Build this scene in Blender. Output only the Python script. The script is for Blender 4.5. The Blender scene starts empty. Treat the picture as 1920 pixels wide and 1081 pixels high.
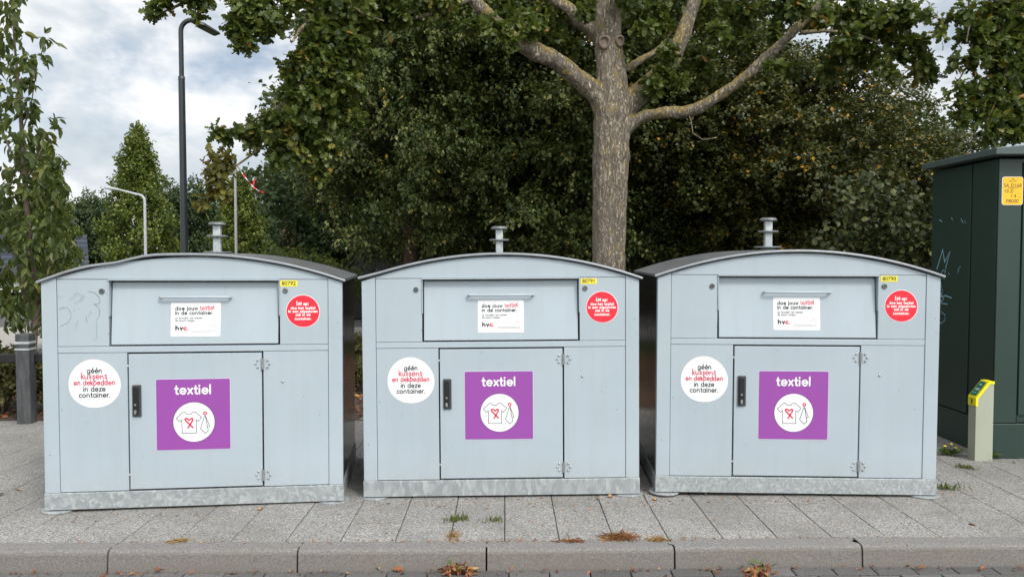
import bpy, bmesh, math, random
import numpy as np
from mathutils import Vector, Matrix, Euler, noise as mnoise

R = math.radians
sc = bpy.context.scene
COL = sc.collection

# ------------------------------------------------------------------ camera, sky, sun, exposure
F_PX, PITCH, CAM_H = 1500.0, R(2.267), 1.55
cam = bpy.data.cameras.new("camera"); camo = bpy.data.objects.new("camera", cam); COL.objects.link(camo)
camo.location = (0, 0, CAM_H); camo.rotation_euler = (R(90) - PITCH, 0, 0)
cam.sensor_width = 36; cam.lens = F_PX / 1920 * 36; cam.clip_start = .05; cam.clip_end = 3000
sc.camera = camo

SUN_EL, SUN_AZ = R(44), R(146)       # azimuth clockwise from +Y: behind the camera, a little to the right
SUN_DIR = Vector((math.sin(SUN_AZ)*math.cos(SUN_EL), math.cos(SUN_AZ)*math.cos(SUN_EL), math.sin(SUN_EL)))
world = bpy.data.worlds.new("World"); sc.world = world; world.use_nodes = True
def build_world():
    nt = world.node_tree; N = nt.nodes; L = nt.links; N.clear()
    out = N.new("ShaderNodeOutputWorld"); bg = N.new("ShaderNodeBackground"); L.new(bg.outputs[0], out.inputs[0])
    sky = N.new("ShaderNodeTexSky"); sky.sky_type = 'NISHITA'; sky.sun_disc = False
    sky.sun_elevation = SUN_EL; sky.sun_rotation = SUN_AZ; sky.air_density = 1.0; sky.dust_density = .6; sky.ozone_density = 1.5
    tc = N.new("ShaderNodeTexCoord")
    def mth(op, a, b=None, c=None):
        m = N.new("ShaderNodeMath"); m.operation = op
        for i, v in enumerate((a, b, c)):
            if v is None: continue
            if isinstance(v, (int, float)): m.inputs[i].default_value = v
            else: L.new(v, m.inputs[i])
        return m.outputs[0]
    def nz(scale, detail, off, stretch=(1, 1, 1.7), rough=.55, dist=0):
        mp = N.new("ShaderNodeMapping"); mp.inputs['Location'].default_value = off; mp.inputs['Scale'].default_value = stretch
        L.new(tc.outputs['Generated'], mp.inputs[0])
        n = N.new("ShaderNodeTexNoise"); n.inputs['Scale'].default_value = scale; n.inputs['Detail'].default_value = detail
        n.inputs['Roughness'].default_value = rough; n.inputs['Distortion'].default_value = dist
        L.new(mp.outputs[0], n.inputs['Vector']); return n.outputs['Fac']
    def ramp(fac, stops):
        r = N.new("ShaderNodeValToRGB"); L.new(fac, r.inputs[0]); e = r.color_ramp.elements
        while len(e) < len(stops): e.new(.5)
        for el, (p, c) in zip(e, stops): el.position = p; el.color = (*c, 1)
        return r.outputs[0]
    cover = ramp(nz(2.4, 7, (3.1, 1.7, .4), rough=.6), [(.33, (0, 0, 0)), (.47, (1, 1, 1))])
    body = nz(4.2, 9, (.35, 2.2, 5.2), rough=.56, dist=.35)
    cloud = ramp(body, [(.36, (6.8, 7.7, 8.5)), (.45, (8.8, 9.4, 9.9)), (.52, (11.8, 11.9, 12.0)), (.60, (14.0, 13.8, 13.4))])
    # clouds are brighter round the (veiled) sun
    dot = N.new("ShaderNodeVectorMath"); dot.operation = 'DOT_PRODUCT'; nrm = N.new("ShaderNodeVectorMath"); nrm.operation = 'NORMALIZE'
    L.new(tc.outputs['Generated'], nrm.inputs[0]); L.new(nrm.outputs[0], dot.inputs[0]); dot.inputs[1].default_value = SUN_DIR
    glow = mth('ADD', mth('MULTIPLY', mth('POWER', mth('MAXIMUM', dot.outputs['Value'], 0.0), 2.0), 1.5), .92)
    vm = N.new("ShaderNodeVectorMath"); vm.operation = 'SCALE'; L.new(cloud, vm.inputs[0]); L.new(glow, vm.inputs['Scale'])
    mix = N.new("ShaderNodeMix"); mix.data_type = 'RGBA'
    skg = N.new("ShaderNodeVectorMath"); skg.operation = 'SCALE'; L.new(sky.outputs[0], skg.inputs[0]); skg.inputs['Scale'].default_value = 1.0
    L.new(cover, mix.inputs['Factor']); L.new(skg.outputs[0], mix.inputs[6]); L.new(vm.outputs[0], mix.inputs[7])
    L.new(mix.outputs[2], bg.inputs[0]); bg.inputs[1].default_value = .09
build_world()

sl = bpy.data.lights.new("sun", 'SUN'); sl.energy = 2.0; sl.angle = R(12); sl.color = (1, .95, .88)
so = bpy.data.objects.new("sun", sl); COL.objects.link(so); so.rotation_euler = (-SUN_DIR).to_track_quat('-Z', 'Y').to_euler()

sc.view_settings.view_transform = 'Standard'; sc.view_settings.look = 'None'; sc.view_settings.gamma = 1; sc.view_settings.use_curve_mapping = False
sc.view_settings.exposure = .10
sc.render.engine = 'CYCLES'
cy = sc.cycles; cy.max_bounces = 6; cy.diffuse_bounces = 3; cy.glossy_bounces = 3; cy.transmission_bounces = 4; cy.transparent_max_bounces = 4
cy.use_denoising = True
try: cy.denoiser = 'OPENIMAGEDENOISE'
except Exception: pass

# ------------------------------------------------------------------ helpers
def at(px, py, Y=None, z=None):
    """a point of the place from its photograph pixel and a known distance (or height)"""
    d = np.array([(px-960)/F_PX, math.cos(PITCH)+(540.5-py)/F_PX*math.sin(PITCH), -math.sin(PITCH)+(540.5-py)/F_PX*math.cos(PITCH)])
    t = Y/d[1] if Y is not None else (z-CAM_H)/d[2]
    return Vector(d*t) + Vector((0, 0, CAM_H))

def tag(o, label=None, cat=None, group=None, kind=None):
    if label: o['label'] = label
    if cat: o['category'] = cat
    if group: o['group'] = group
    if kind: o['kind'] = kind
    return o
def empty(name, loc=(0, 0, 0), rot=(0, 0, 0)):
    o = bpy.data.objects.new(name, None); COL.objects.link(o); o.location = loc; o.rotation_euler = rot; o.empty_display_size = .2; return o
def link(name, me, parent=None, loc=None, rot=None):
    o = bpy.data.objects.new(name, me); COL.objects.link(o)
    if parent: o.parent = parent
    if loc is not None: o.location = loc
    if rot is not None: o.rotation_euler = rot
    return o
def copy_tree(o, parent=None):
    c = o.copy(); COL.objects.link(c); c.parent = parent
    for ch in list(o.children): copy_tree(ch, c)
    return c

class MB:
    """collects shapes, becomes ONE mesh object"""
    def __init__(s): s.v = []; s.f = []; s.m = []; s.sm = []
    def add(s, vs, fs, m=0, smooth=False):
        b = len(s.v); s.v += [tuple(x) for x in vs]; s.f += [tuple(b+i for i in f) for f in fs]; s.m += [m]*len(fs); s.sm += [smooth]*len(fs)
    def box(s, x0, x1, y0, y1, z0, z1, m=0):
        s.add([(x0,y0,z0),(x1,y0,z0),(x1,y1,z0),(x0,y1,z0),(x0,y0,z1),(x1,y0,z1),(x1,y1,z1),(x0,y1,z1)],
              [(0,3,2,1),(4,5,6,7),(0,1,5,4),(1,2,6,5),(2,3,7,6),(3,0,4,7)], m)
    def prism(s, pts, y0, y1, m=0):
        """outline in x,z (counter-clockwise seen from -y) pushed from y0 to y1"""
        n = len(pts)
        s.add([(x,y0,z) for x,z in pts]+[(x,y1,z) for x,z in pts],
              [tuple(range(n)), tuple(range(2*n-1, n-1, -1))]+[(i, i+n, (i+1)%n+n, (i+1)%n) for i in range(n)], m)
    def tube(s, pts, radii, n=12, m=0, caps=True, smooth=True):
        pts = [Vector(p) for p in pts]
        if isinstance(radii, (int, float)): radii = [radii]*len(pts)
        t0 = (pts[1]-pts[0]).normalized(); u = t0.orthogonal().normalized(); vs = []; fs = []
        for i, p in enumerate(pts):
            a = pts[max(i-1, 0)]; b = pts[min(i+1, len(pts)-1)]; t = (b-a).normalized()
            u = (u - t*u.dot(t)).normalized(); w = t.cross(u)
            for k in range(n):
                an = 2*math.pi*k/n; vs.append(p + (u*math.cos(an)+w*math.sin(an))*radii[i])
        for i in range(len(pts)-1):
            for k in range(n): fs.append((i*n+k, i*n+(k+1)%n, (i+1)*n+(k+1)%n, (i+1)*n+k))
        s.add(vs, fs, m, smooth)
        if caps:
            b = len(vs)
            s.add(vs[:n], [tuple(range(n-1, -1, -1))], m); s.add(vs[-n:], [tuple(range(n))], m)
    def lathe(s, prof, n=24, m=0, c=(0,0,0), smooth=False):
        """profile of (r, z) turned about the vertical through c"""
        vs = []; fs = []; k = len(prof)
        for j in range(n):
            a = 2*math.pi*j/n
            for r, z in prof: vs.append((c[0]+r*math.cos(a), c[1]+r*math.sin(a), c[2]+z))
        for j in range(n):
            for i in range(k-1): fs.append((j*k+i, ((j+1)%n)*k+i, ((j+1)%n)*k+i+1, j*k+i+1))
        s.add(vs, fs, m, smooth)
        if prof[0][0] > 1e-6: s.add([vs[j*k] for j in range(n)], [tuple(range(n-1,-1,-1))], m)
        if prof[-1][0] > 1e-6: s.add([vs[j*k+k-1] for j in range(n)], [tuple(range(n))], m)
    def build(s, name, mats, parent=None, bevel=0, loc=None, rot=None, seg=2):
        me = bpy.data.meshes.new(name); me.from_pydata(s.v, [], s.f)
        for mt in (mats if isinstance(mats, (list, tuple)) else [mats]): me.materials.append(mt)
        me.polygons.foreach_set('material_index', s.m); me.polygons.foreach_set('use_smooth', s.sm); me.update()
        o = link(name, me, parent, loc, rot)
        if bevel:
            b = o.modifiers.new('bevel', 'BEVEL'); b.width = bevel; b.segments = seg; b.limit_method = 'ANGLE'; b.angle_limit = R(50)
        return o

def np_mesh(name, V, F, tone=None, mat=None, smooth=False, matidx=None):
    me = bpy.data.meshes.new(name); V = np.asarray(V, np.float32); F = np.asarray(F, np.int32)
    me.vertices.add(len(V)); me.vertices.foreach_set('co', V.ravel())
    k = F.shape[1]; me.loops.add(F.size); me.loops.foreach_set('vertex_index', F.ravel())
    me.polygons.add(len(F)); me.polygons.foreach_set('loop_start', np.arange(0, F.size, k, dtype=np.int32))
    me.polygons.foreach_set('use_smooth', np.full(len(F), bool(smooth)))
    if tone is not None:
        a = me.attributes.new('tone', 'FLOAT', 'FACE'); a.data.foreach_set('value', np.asarray(tone, np.float32))
    if mat: 
        for mt in (mat if isinstance(mat, (list, tuple)) else [mat]): me.materials.append(mt)
    if matidx is not None: me.polygons.foreach_set('material_index', np.asarray(matidx, np.int32))
    me.update(calc_edges=True); return me

# ------------------------------------------------------------------ materials
class NT:
    def __init__(s, name):
        s.mat = bpy.data.materials.new(name); s.mat.use_nodes = True; s.t = s.mat.node_tree
        s.b = s.t.nodes['Principled BSDF']; s.out = s.t.nodes['Material Output']
    def n(s, kind, **kw):
        x = s.t.nodes.new('ShaderNode'+kind)
        for k, v in kw.items(): setattr(x, k, v)
        return x
    def l(s, a, b): s.t.links.new(a, b)
    def val(s, sock, v):
        if isinstance(v, (int, float, tuple, list)): sock.default_value = v
        else: s.l(v, sock)
    def math(s, op, a, b=0., c=0., clamp=False):
        m = s.n('Math', operation=op, use_clamp=clamp)
        s.val(m.inputs[0], a); s.val(m.inputs[1], b); s.val(m.inputs[2], c); return m.outputs[0]
    def coord(s, which='Object', scale=(1,1,1), loc=(0,0,0), rot=(0,0,0)):
        tc = s.n('TexCoord'); mp = s.n('Mapping'); s.l(tc.outputs[which], mp.inputs[0])
        mp.inputs['Scale'].default_value = scale; mp.inputs['Location'].default_value = loc; mp.inputs['Rotation'].default_value = rot
        return mp.outputs[0]
    def noise(s, vec, scale, detail=4, rough=.55, dist=0):
        n = s.n('TexNoise'); s.l(vec, n.inputs['Vector']); n.inputs['Scale'].default_value = scale; n.inputs['Detail'].default_value = detail
        n.inputs['Roughness'].default_value = rough; n.inputs['Distortion'].default_value = dist; return n.outputs['Fac']
    def voro(s, vec, scale, out='Distance', feature='F1', rnd=1):
        n = s.n('TexVoronoi', feature=feature); s.l(vec, n.inputs['Vector']); n.inputs['Scale'].default_value = scale; n.inputs['Randomness'].default_value = rnd
        return n.outputs[out]
    def ramp(s, fac, stops, interp='LINEAR'):
        r = s.n('ValToRGB'); s.val(r.inputs[0], fac); r.color_ramp.interpolation = interp; e = r.color_ramp.elements
        while len(e) < len(stops): e.new(.5)
        for el, (p, c) in zip(e, stops):
            el.position = p; el.color = (*c, 1) if isinstance(c, (tuple, list)) else (c, c, c, 1)
        return r.outputs[0]
    def mix(s, f, a, b, blend='MIX'):
        m = s.n('Mix', data_type='RGBA', blend_type=blend); s.val(m.inputs['Factor'], f)
        for i, v in ((6, a), (7, b)):
            if isinstance(v, (tuple, list)): m.inputs[i].default_value = (*v[:3], 1)
            else: s.l(v, m.inputs[i])
        return m.outputs[2]
    def bump(s, h, strength=.3, dist=.01):
        b = s.n('Bump'); s.l(h, b.inputs['Height']); b.inputs['Strength'].default_value = strength; b.inputs['Distance'].default_value = dist
        s.l(b.outputs[0], s.b.inputs['Normal'])
    def set(s, color=None, rough=None, metal=None, spec=None, coat=None):
        if color is not None:
            if isinstance(color, (tuple, list)): s.b.inputs['Base Color'].default_value = (*color[:3], 1)
            else: s.l(color, s.b.inputs['Base Color'])
        if rough is not None: s.val(s.b.inputs['Roughness'], rough)
        if metal is not None: s.val(s.b.inputs['Metallic'], metal)
        if spec is not None: s.b.inputs['Specular IOR Level'].default_value = spec
        if coat is not None: s.b.inputs['Coat Weight'].default_value = coat
        return s.mat
def simple(name, col, rough=.5, metal=0, var=.12, scale=18, spec=None):
    m = NT(name); f = m.noise(m.coord(), scale, 5, .6)
    return m.set(m.ramp(f, [(.25, tuple(c*(1-var) for c in col)), (.75, tuple(min(1, c*(1+var)) for c in col))]), rough, metal, spec)

def mat_paint():
    m = NT('pale_grey_paint'); v = m.coord()
    big = m.noise(v, 1.7, 5, .6); streak = m.noise(m.coord(scale=(9, 9, .5)), 2.2, 4, .6); fine = m.noise(v, 60, 3, .6)
    c = m.ramp(big, [(.3, (.372, .434, .478)), (.7, (.41, .472, .515))])
    c = m.mix(m.math('MULTIPLY', m.ramp(streak, [(.5, 0), (.75, 1)]), .22), c, (.33, .355, .36))
    c = m.mix(m.math('MULTIPLY', m.ramp(fine, [(.62, 0), (.8, 1)]), .12), c, (.30, .31, .30))
    chip = m.voro(m.coord(loc=(1.3, .2, .7)), 7.5, 'Distance'); c = m.mix(m.ramp(chip, [(.018, 1), (.03, 0)]), c, (.10, .10, .10))
    z = m.n('SeparateXYZ'); m.l(v, z.inputs[0]); low = m.math('MULTIPLY', m.ramp(z.outputs['Z'], [(0, 1), (.16, 0)]), m.ramp(m.noise(v, 7, 6, .7), [(.35, 0), (.7, 1)]))
    c = m.mix(m.math('MULTIPLY', low, .35), c, (.30, .30, .27))
    m.bump(m.noise(m.coord(scale=(1,1,1)), 2.2, 2, .5), .22, .012)
    return m.set(c, m.ramp(big, [(.3, .26), (.7, .38)]))
def mat_darkpanel():
    m = NT('dark_side_coating'); st = m.noise(m.coord(scale=(14, 14, .6)), 2.0, 5, .6); f = m.noise(m.coord(), 30, 4, .6)
    c = m.ramp(st, [(.35, (.012, .013, .016)), (.6, (.022, .024, .028)), (.8, (.06, .065, .07))])
    m.bump(m.noise(m.coord(scale=(3, 3, 1)), 2, 2), .12, .01)
    return m.set(c, m.ramp(f, [(.3, .12), (.75, .28)]), spec=.6)
def mat_roof():
    m = NT('dark_roof_coating'); f = m.noise(m.coord(), 9, 6, .65)
    return m.set(m.ramp(f, [(.3, (.085, .088, .093)), (.6, (.125, .128, .133)), (.8, (.22, .225, .225))]), m.ramp(f, [(.3, .32), (.8, .5)]))
def mat_galv(name='galvanised_steel', stretch=1.0, dark=1.0, scale=28.):
    m = NT(name); v = m.coord(scale=(1, 1, stretch)); d = m.noise(v, 14, 4, .6)
    vv = m.n('VectorMath', operation='ADD'); m.l(v, vv.inputs[0])
    sc_ = m.n('VectorMath', operation='SCALE'); nz = m.n('TexNoise'); m.l(v, nz.inputs['Vector']); nz.inputs['Scale'].default_value = 16; nz.inputs['Detail'].default_value = 4
    m.l(nz.outputs['Color'], sc_.inputs[0]); sc_.inputs['Scale'].default_value = .075; m.l(sc_.outputs[0], vv.inputs[1])
    cell = m.n('TexVoronoi'); m.l(vv.outputs[0], cell.inputs['Vector']); cell.inputs['Scale'].default_value = scale
    hsv = m.n('SeparateColor'); m.l(cell.outputs['Color'], hsv.inputs[0])
    c = m.ramp(hsv.outputs[0], [(.2, tuple(x*dark for x in (.31, .335, .345))), (.55, tuple(x*dark for x in (.38, .405, .41))), (.95, tuple(x*dark for x in (.48, .51, .51)))])
    c = m.mix(m.ramp(d, [(.45, 0), (.7, .6)]), c, tuple(x*dark for x in (.36, .385, .39)))
    return m.set(c, m.ramp(hsv.outputs[1], [(0, .38), (1, .55)]), .35)
def mat_leaf(name, stops, rough=.42, trans=.28, tcol=(.20, .26, .04)):
    m = NT(name); a = m.n('Attribute', attribute_name='tone'); c = m.ramp(a.outputs['Fac'], stops)
    m.set(c, rough, spec=.34); tr = m.n('BsdfTranslucent'); mx = m.n('MixShader'); mx.inputs[0].default_value = trans
    m.l(m.mix(.6, c, tcol), tr.inputs['Color']); m.l(m.b.outputs[0], mx.inputs[1]); m.l(tr.outputs[0], mx.inputs[2]); m.l(mx.outputs[0], m.out.inputs[0])
    return m.mat
def mat_bark():
    m = NT('oak_bark'); v0 = m.coord(scale=(1, 1, .24)); wn = m.n('TexNoise'); m.l(v0, wn.inputs['Vector']); wn.inputs['Scale'].default_value = 18; wn.inputs['Detail'].default_value = 3
    ws = m.n('VectorMath', operation='SCALE'); m.l(wn.outputs['Color'], ws.inputs[0]); ws.inputs['Scale'].default_value = .035; va = m.n('VectorMath', operation='ADD'); m.l(v0, va.inputs[0]); m.l(ws.outputs[0], va.inputs[1])
    nf = m.noise(va.outputs[0], 42, 7, .66, .8); fur = m.math('MULTIPLY', m.math('ABSOLUTE', m.math('SUBTRACT', nf, .5)), 3.0); n1 = m.noise(m.coord(scale=(1, 1, .30)), 24, 7, .7)
    big = m.noise(m.coord(), 3.0, 4, .6)
    c = m.ramp(n1, [(.3, (.27, .215, .158)), (.5, (.46, .385, .29)), (.72, (.64, .56, .44))])
    c = m.mix(m.math('MULTIPLY', m.ramp(fur, [(0, 1.), (.16, 0.)]), .80), c, (.05, .042, .034), 'MIX')
    c = m.mix(m.math('MULTIPLY', m.ramp(big, [(.45, 0), (.7, 1)]), .4), c, (.22, .215, .19))
    lich = m.noise(m.coord(loc=(4, 2, 1)), 5.5, 7, .72); up = m.n('NewGeometry'); sx = m.n('SeparateXYZ'); m.l(up.outputs['Normal'], sx.inputs[0])
    oz = m.n('SeparateXYZ'); m.l(m.coord(), oz.inputs[0]); hi = m.ramp(m.math('ABSOLUTE', oz.outputs['X']), [(.22, 0), (.5, .045)])
    lf = m.math('ADD', m.math('ADD', lich, hi), m.math('MULTIPLY', m.math('MAXIMUM', sx.outputs['Z'], -.1), .21)); speck = m.noise(m.coord(), 55, 3, .6)
    lm = m.math('MULTIPLY', m.ramp(lf, [(.565, 0), (.615, 1)]), m.ramp(speck, [(.40, 0), (.52, 1)]))
    c = m.mix(m.math('MULTIPLY', lm, .85), c, (.50, .36, .075))
    m.bump(m.math('ADD', m.math('MULTIPLY', m.ramp(fur, [(0, 0), (.25, 1)]), .7), n1), 1., .03)
    return m.set(c, .9)
def mat_bark2(name, col):
    m = NT(name); n1 = m.noise(m.coord(scale=(1, 1, .3)), 30, 5, .6)
    c = m.ramp(n1, [(.3, tuple(x*.55 for x in col)), (.7, tuple(x*1.3 for x in col))])
    y = m.noise(m.coord(), 7, 5, .7); c = m.mix(m.math('MULTIPLY', m.ramp(y, [(.6, 0), (.66, 1)]), .7), c, (.36, .25, .05)); return m.set(c, .85)
def mat_tile():
    m = NT('exposed_aggregate_paving'); v = m.coord(); a = m.n('Attribute', attribute_name='tone')
    g = m.voro(v, 175, 'Color'); gs = m.n('SeparateColor'); m.l(g, gs.inputs[0]); g2 = m.noise(v, 95, 4, .7)
    f = m.math('ADD', m.math('MULTIPLY', gs.outputs[0], .55), m.math('MULTIPLY', g2, .5))
    c = m.ramp(f, [(.2, (.085, .082, .077)), (.42, (.185, .18, .171)), (.62, (.28, .274, .26)), (.82, (.46, .45, .43))])
    c = m.mix(1., c, m.ramp(a.outputs['Fac'], [(0, .94), (1, 1.06)]), 'MULTIPLY')
    dirt = m.noise(v, 1.3, 6, .65); c = m.mix(m.math('MULTIPLY', m.ramp(dirt, [(.42, 0), (.62, 1)]), .45), c, (.135, .125, .108))
    dry = m.noise(m.coord(loc=(5,3,0)), 22, 6, .7); c = m.mix(m.math('MULTIPLY', m.ramp(dry, [(.60, 0), (.70, 1)]), .25), c, (.16, .125, .085))
    m.bump(f, .5, .004); return m.set(c, .85)
def mat_kerb():
    m = NT('kerb_concrete'); v = m.coord(); f = m.noise(v, 110, 5, .8); b = m.noise(m.coord(scale=(.6, 2, 2)), 3.5, 6, .65)
    c = m.ramp(f, [(.32, (.085, .080, .076)), (.5, (.172, .164, .156)), (.68, (.30, .29, .276))])
    geo = m.n('NewGeometry'); s_ = m.n('SeparateXYZ'); m.l(geo.outputs['Normal'], s_.inputs[0])
    side = m.math('MULTIPLY', m.ramp(s_.outputs['Z'], [(.2, 1), (.8, 0)]), m.ramp(b, [(.3, .4), (.7, .9)]))
    c = m.mix(m.math('MULTIPLY', side, .55), c, (.17, .142, .114))
    c = m.mix(m.math('MULTIPLY', m.ramp(b, [(.55, 0), (.75, 1)]), .35), c, (.15, .135, .118))
    m.bump(f, .35, .003); return m.set(c, .88)
def mat_ground(name, stops, scale=8, bump=.5):
    m = NT(name); v = m.coord(); f = m.noise(v, scale, 8, .7); m.bump(f, bump, .03); return m.set(m.ramp(f, stops), .95)

M = {}
M['paint'] = mat_paint(); M['dark'] = mat_darkpanel(); M['roof'] = mat_roof()
M['galv'] = mat_galv(scale=50.); M['galv_long'] = mat_galv('galvanised_steel_runs', .38, 1., 44.); M['galv_fine'] = mat_galv('galvanised_steel_fine', .8, 1., 85.)
M['zinc'] = mat_galv('zinc_post', .6, 1.25, 46.); M['zincdark'] = mat_galv('weathered_zinc', 1, .40, 40.)
M['black'] = simple('black_plastic', (.012, .012, .013), .38); M['void'] = simple('dark_recess', (.01, .01, .01), .9)
M['steel'] = simple('bright_steel', (.55, .55, .55), .3, .9)
M['edge'] = simple('roof_edge_strip', (.27, .285, .30), .4, .3)
M['white'] = simple('white_film', (.80, .81, .81), .35, var=.02); M['purple'] = simple('purple_film', (.285, .068, .335), .35, var=.03, scale=3)
M['red'] = simple('red_film', (.80, .022, .045), .4, var=.04); M['ink'] = simple('ink', (.02, .022, .028), .5); M['crimson'] = simple('crimson_ink', (.62, .03, .085), .5)
M['plum'] = simple('purple_edge', (.12, .06, .14), .5)
M['greyink'] = simple('grey_ink', (.12, .125, .13), .5); M['yellow'] = simple('yellow_plate', (.85, .72, .045), .45, var=.04)
M['scribble'] = simple('faded_marker', (.22, .24, .25), .6); M['scuff'] = simple('scuffed_paint', (.36, .40, .42), .6)
M['amber'] = simple('amber_plate', (.88, .50, .015), .45, var=.05)
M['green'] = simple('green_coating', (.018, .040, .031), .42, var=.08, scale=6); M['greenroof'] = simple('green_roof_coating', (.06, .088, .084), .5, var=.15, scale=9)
M['tagblue'] = simple('pale_blue_marker', (.20, .36, .42), .6)
M['sage'] = simple('sage_grey_coating', (.36, .385, .30), .5, var=.06, scale=5); M['gasyellow'] = simple('gas_marker_yellow', (.86, .74, .01), .4); M['platgreen'] = simple('gas_plate_green', (.01, .16, .11), .4)
M['anthracite'] = simple('anthracite_pole', (.026, .032, .037), .35); M['palepole'] = simple('pale_grey_pole', (.42, .44, .45), .4); M['glass'] = simple('lamp_glass', (.06, .06, .06), .2)
M['alu'] = simple('worn_aluminium', (.42, .41, .40), .45, .3, scale=60)
M['bark'] = mat_bark(); M['bark2'] = mat_bark2('young_bark', (.15, .11, .085)); M['bark3'] = mat_bark2('brown_bark', (.075, .048, .036)); M['cut'] = simple('cut_wood', (.17, .13, .10), .9, var=.4, scale=40)
M['tile'] = mat_tile(); M['kerb'] = mat_kerb()
M['sand'] = mat_ground('joint_sand', [(.3, (.035, .03, .026)), (.7, (.09, .08, .068))], 40)
M['soil'] = mat_ground('leafy_soil', [(.25, (.02, .015, .010)), (.5, (.055, .036, .024)), (.75, (.13, .085, .05))], 26)
M['grass'] = mat_ground('grass_ground', [(.3, (.035, .055, .014)), (.7, (.09, .12, .035))], 12)
M['street'] = mat_ground('pale_street_paving', [(.3, (.24, .225, .21)), (.7, (.36, .34, .32))], 14, .2)
M['asphalt'] = mat_ground('asphalt', [(.3, (.06, .06, .062)), (.7, (.10, .10, .10))], 60, .2)
m_ = NT('dark_clinker'); a_ = m_.n('Attribute', attribute_name='tone'); f_ = m_.noise(m_.coord(), 130, 4, .7)
M['clinker'] = m_.set(m_.mix(1., m_.ramp(f_, [(.3, (.05, .048, .048)), (.7, (.17, .165, .16))]), m_.ramp(a_.outputs['Fac'], [(0, .7), (1, 1.15)]), 'MULTIPLY'), .85)
m_ = NT('charred_post_plastic'); f_ = m_.noise(m_.coord(scale=(1, 1, .2)), 22, 6, .65); m_.bump(f_, .4, .01)
M['post'] = m_.set(m_.ramp(f_, [(.3, (.028, .031, .034)), (.7, (.090, .093, .096))]), .7)
M['whitewall'] = simple('white_render', (.72, .72, .70), .8, var=.05); M['brick'] = simple('red_brick', (.16, .065, .045), .9, var=.3, scale=30)
def mat_rooftile(name, c0, c1):
    m = NT(name); w = m.n('TexWave', wave_type='BANDS', bands_direction='X'); m.l(m.coord(), w.inputs['Vector']); w.inputs['Scale'].default_value = 1.2; w.inputs['Distortion'].default_value = .4
    w2 = m.n('TexWave', wave_type='BANDS', bands_direction='Z'); m.l(m.coord(), w2.inputs['Vector']); w2.inputs['Scale'].default_value = 1.3
    f = m.math('MULTIPLY', w.outputs['Fac'], w2.outputs['Fac']); m.bump(f, .6, .04)
    return m.set(m.mix(f, c0, c1), .8)
M['redtiles'] = mat_rooftile('red_roof_tiles', (.10, .03, .02), (.34, .11, .07)); M['bluetiles'] = mat_rooftile('slate_blue_roof_tiles', (.016, .022, .036), (.045, .058, .085)); M['browntiles'] = mat_rooftile('brown_roof_tiles', (.05, .04, .035), (.13, .105, .095))
OAKS = [(0, (.026, .042, .008)), (.45, (.072, .102, .019)), (.78, (.15, .175, .036)), (.93, (.27, .25, .05)), (1, (.30, .14, .03))]
M['oakleaf'] = mat_leaf('oak_leaf', OAKS, .40, .30)
M['oakbrown'] = mat_leaf('browning_oak_leaf', [(0, (.05, .058, .012)), (.5, (.12, .125, .026)), (.85, (.22, .19, .045)), (1, (.26, .16, .04))], .45, .3, (.30, .22, .04))
M['linden'] = mat_leaf('linden_leaf', [(0, (.018, .032, .007)), (.45, (.062, .090, .020)), (.7, (.160, .182, .050)), (.9, (.38, .37, .14)), (1, (.52, .34, .035))], .4, .13)
M['autumn'] = mat_leaf('turning_leaf', [(0, (.018, .026, .006)), (.5, (.056, .068, .015)), (.75, (.125, .122, .030)), (.9, (.25, .19, .045)), (1, (.58, .30, .02))], .4, .13)
M['hornbeam'] = mat_leaf('hornbeam_leaf', [(0, (.034, .058, .010)), (.5, (.100, .138, .024)), (1, (.26, .28, .055))], .45, .2)
M['farleaf'] = mat_leaf('far_dark_leaf', [(0, (.018, .036, .013)), (.5, (.042, .072, .026)), (1, (.10, .13, .048))], .6, .15)
M['hedge'] = mat_leaf('hedge_leaf', [(0, (.015, .026, .007)), (.6, (.06, .074, .022)), (1, (.14, .14, .05))], .45, .1)
M['prunus'] = mat_leaf('young_tree_leaf', [(0, (.026, .042, .010)), (.5, (.062, .088, .022)), (.85, (.13, .15, .040)), (1, (.24, .22, .06))], .38, .35)
M['shrub'] = mat_leaf('lime_shrub_leaf', [(0, (.06, .09, .012)), (.6, (.12, .16, .025)), (1, (.20, .22, .05))], .5, .3)
M['shrub2'] = mat_leaf('low_shrub_leaf', [(0, (.035, .04, .012)), (.6, (.075, .078, .022)), (1, (.15, .10, .04))], .5, .25)
M['blade'] = mat_leaf('grass_blade', [(0, (.05, .09, .015)), (.6, (.11, .16, .03)), (.8, (.20, .20, .06)), (1, (.34, .22, .08))], .5, .3)
M['litter'] = mat_leaf('fallen_leaf', [(0, (.07, .03, .016)), (.4, (.16, .06, .028)), (.75, (.30, .11, .045)), (1, (.42, .26, .10))], .7, .05)
M['needle'] = mat_leaf('fallen_needle', [(0, (.14, .055, .028)), (.5, (.26, .10, .045)), (1, (.46, .28, .10))], .7, .05)
M['straw'] = mat_leaf('straw_needle', [(0, (.25, .14, .05)), (1, (.50, .36, .15))], .7, .05)
M['acorn'] = simple('acorn_skin', (.42, .22, .075), .4); M['flower'] = simple('dandelion_yellow', (.80, .62, .01), .6)

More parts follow.
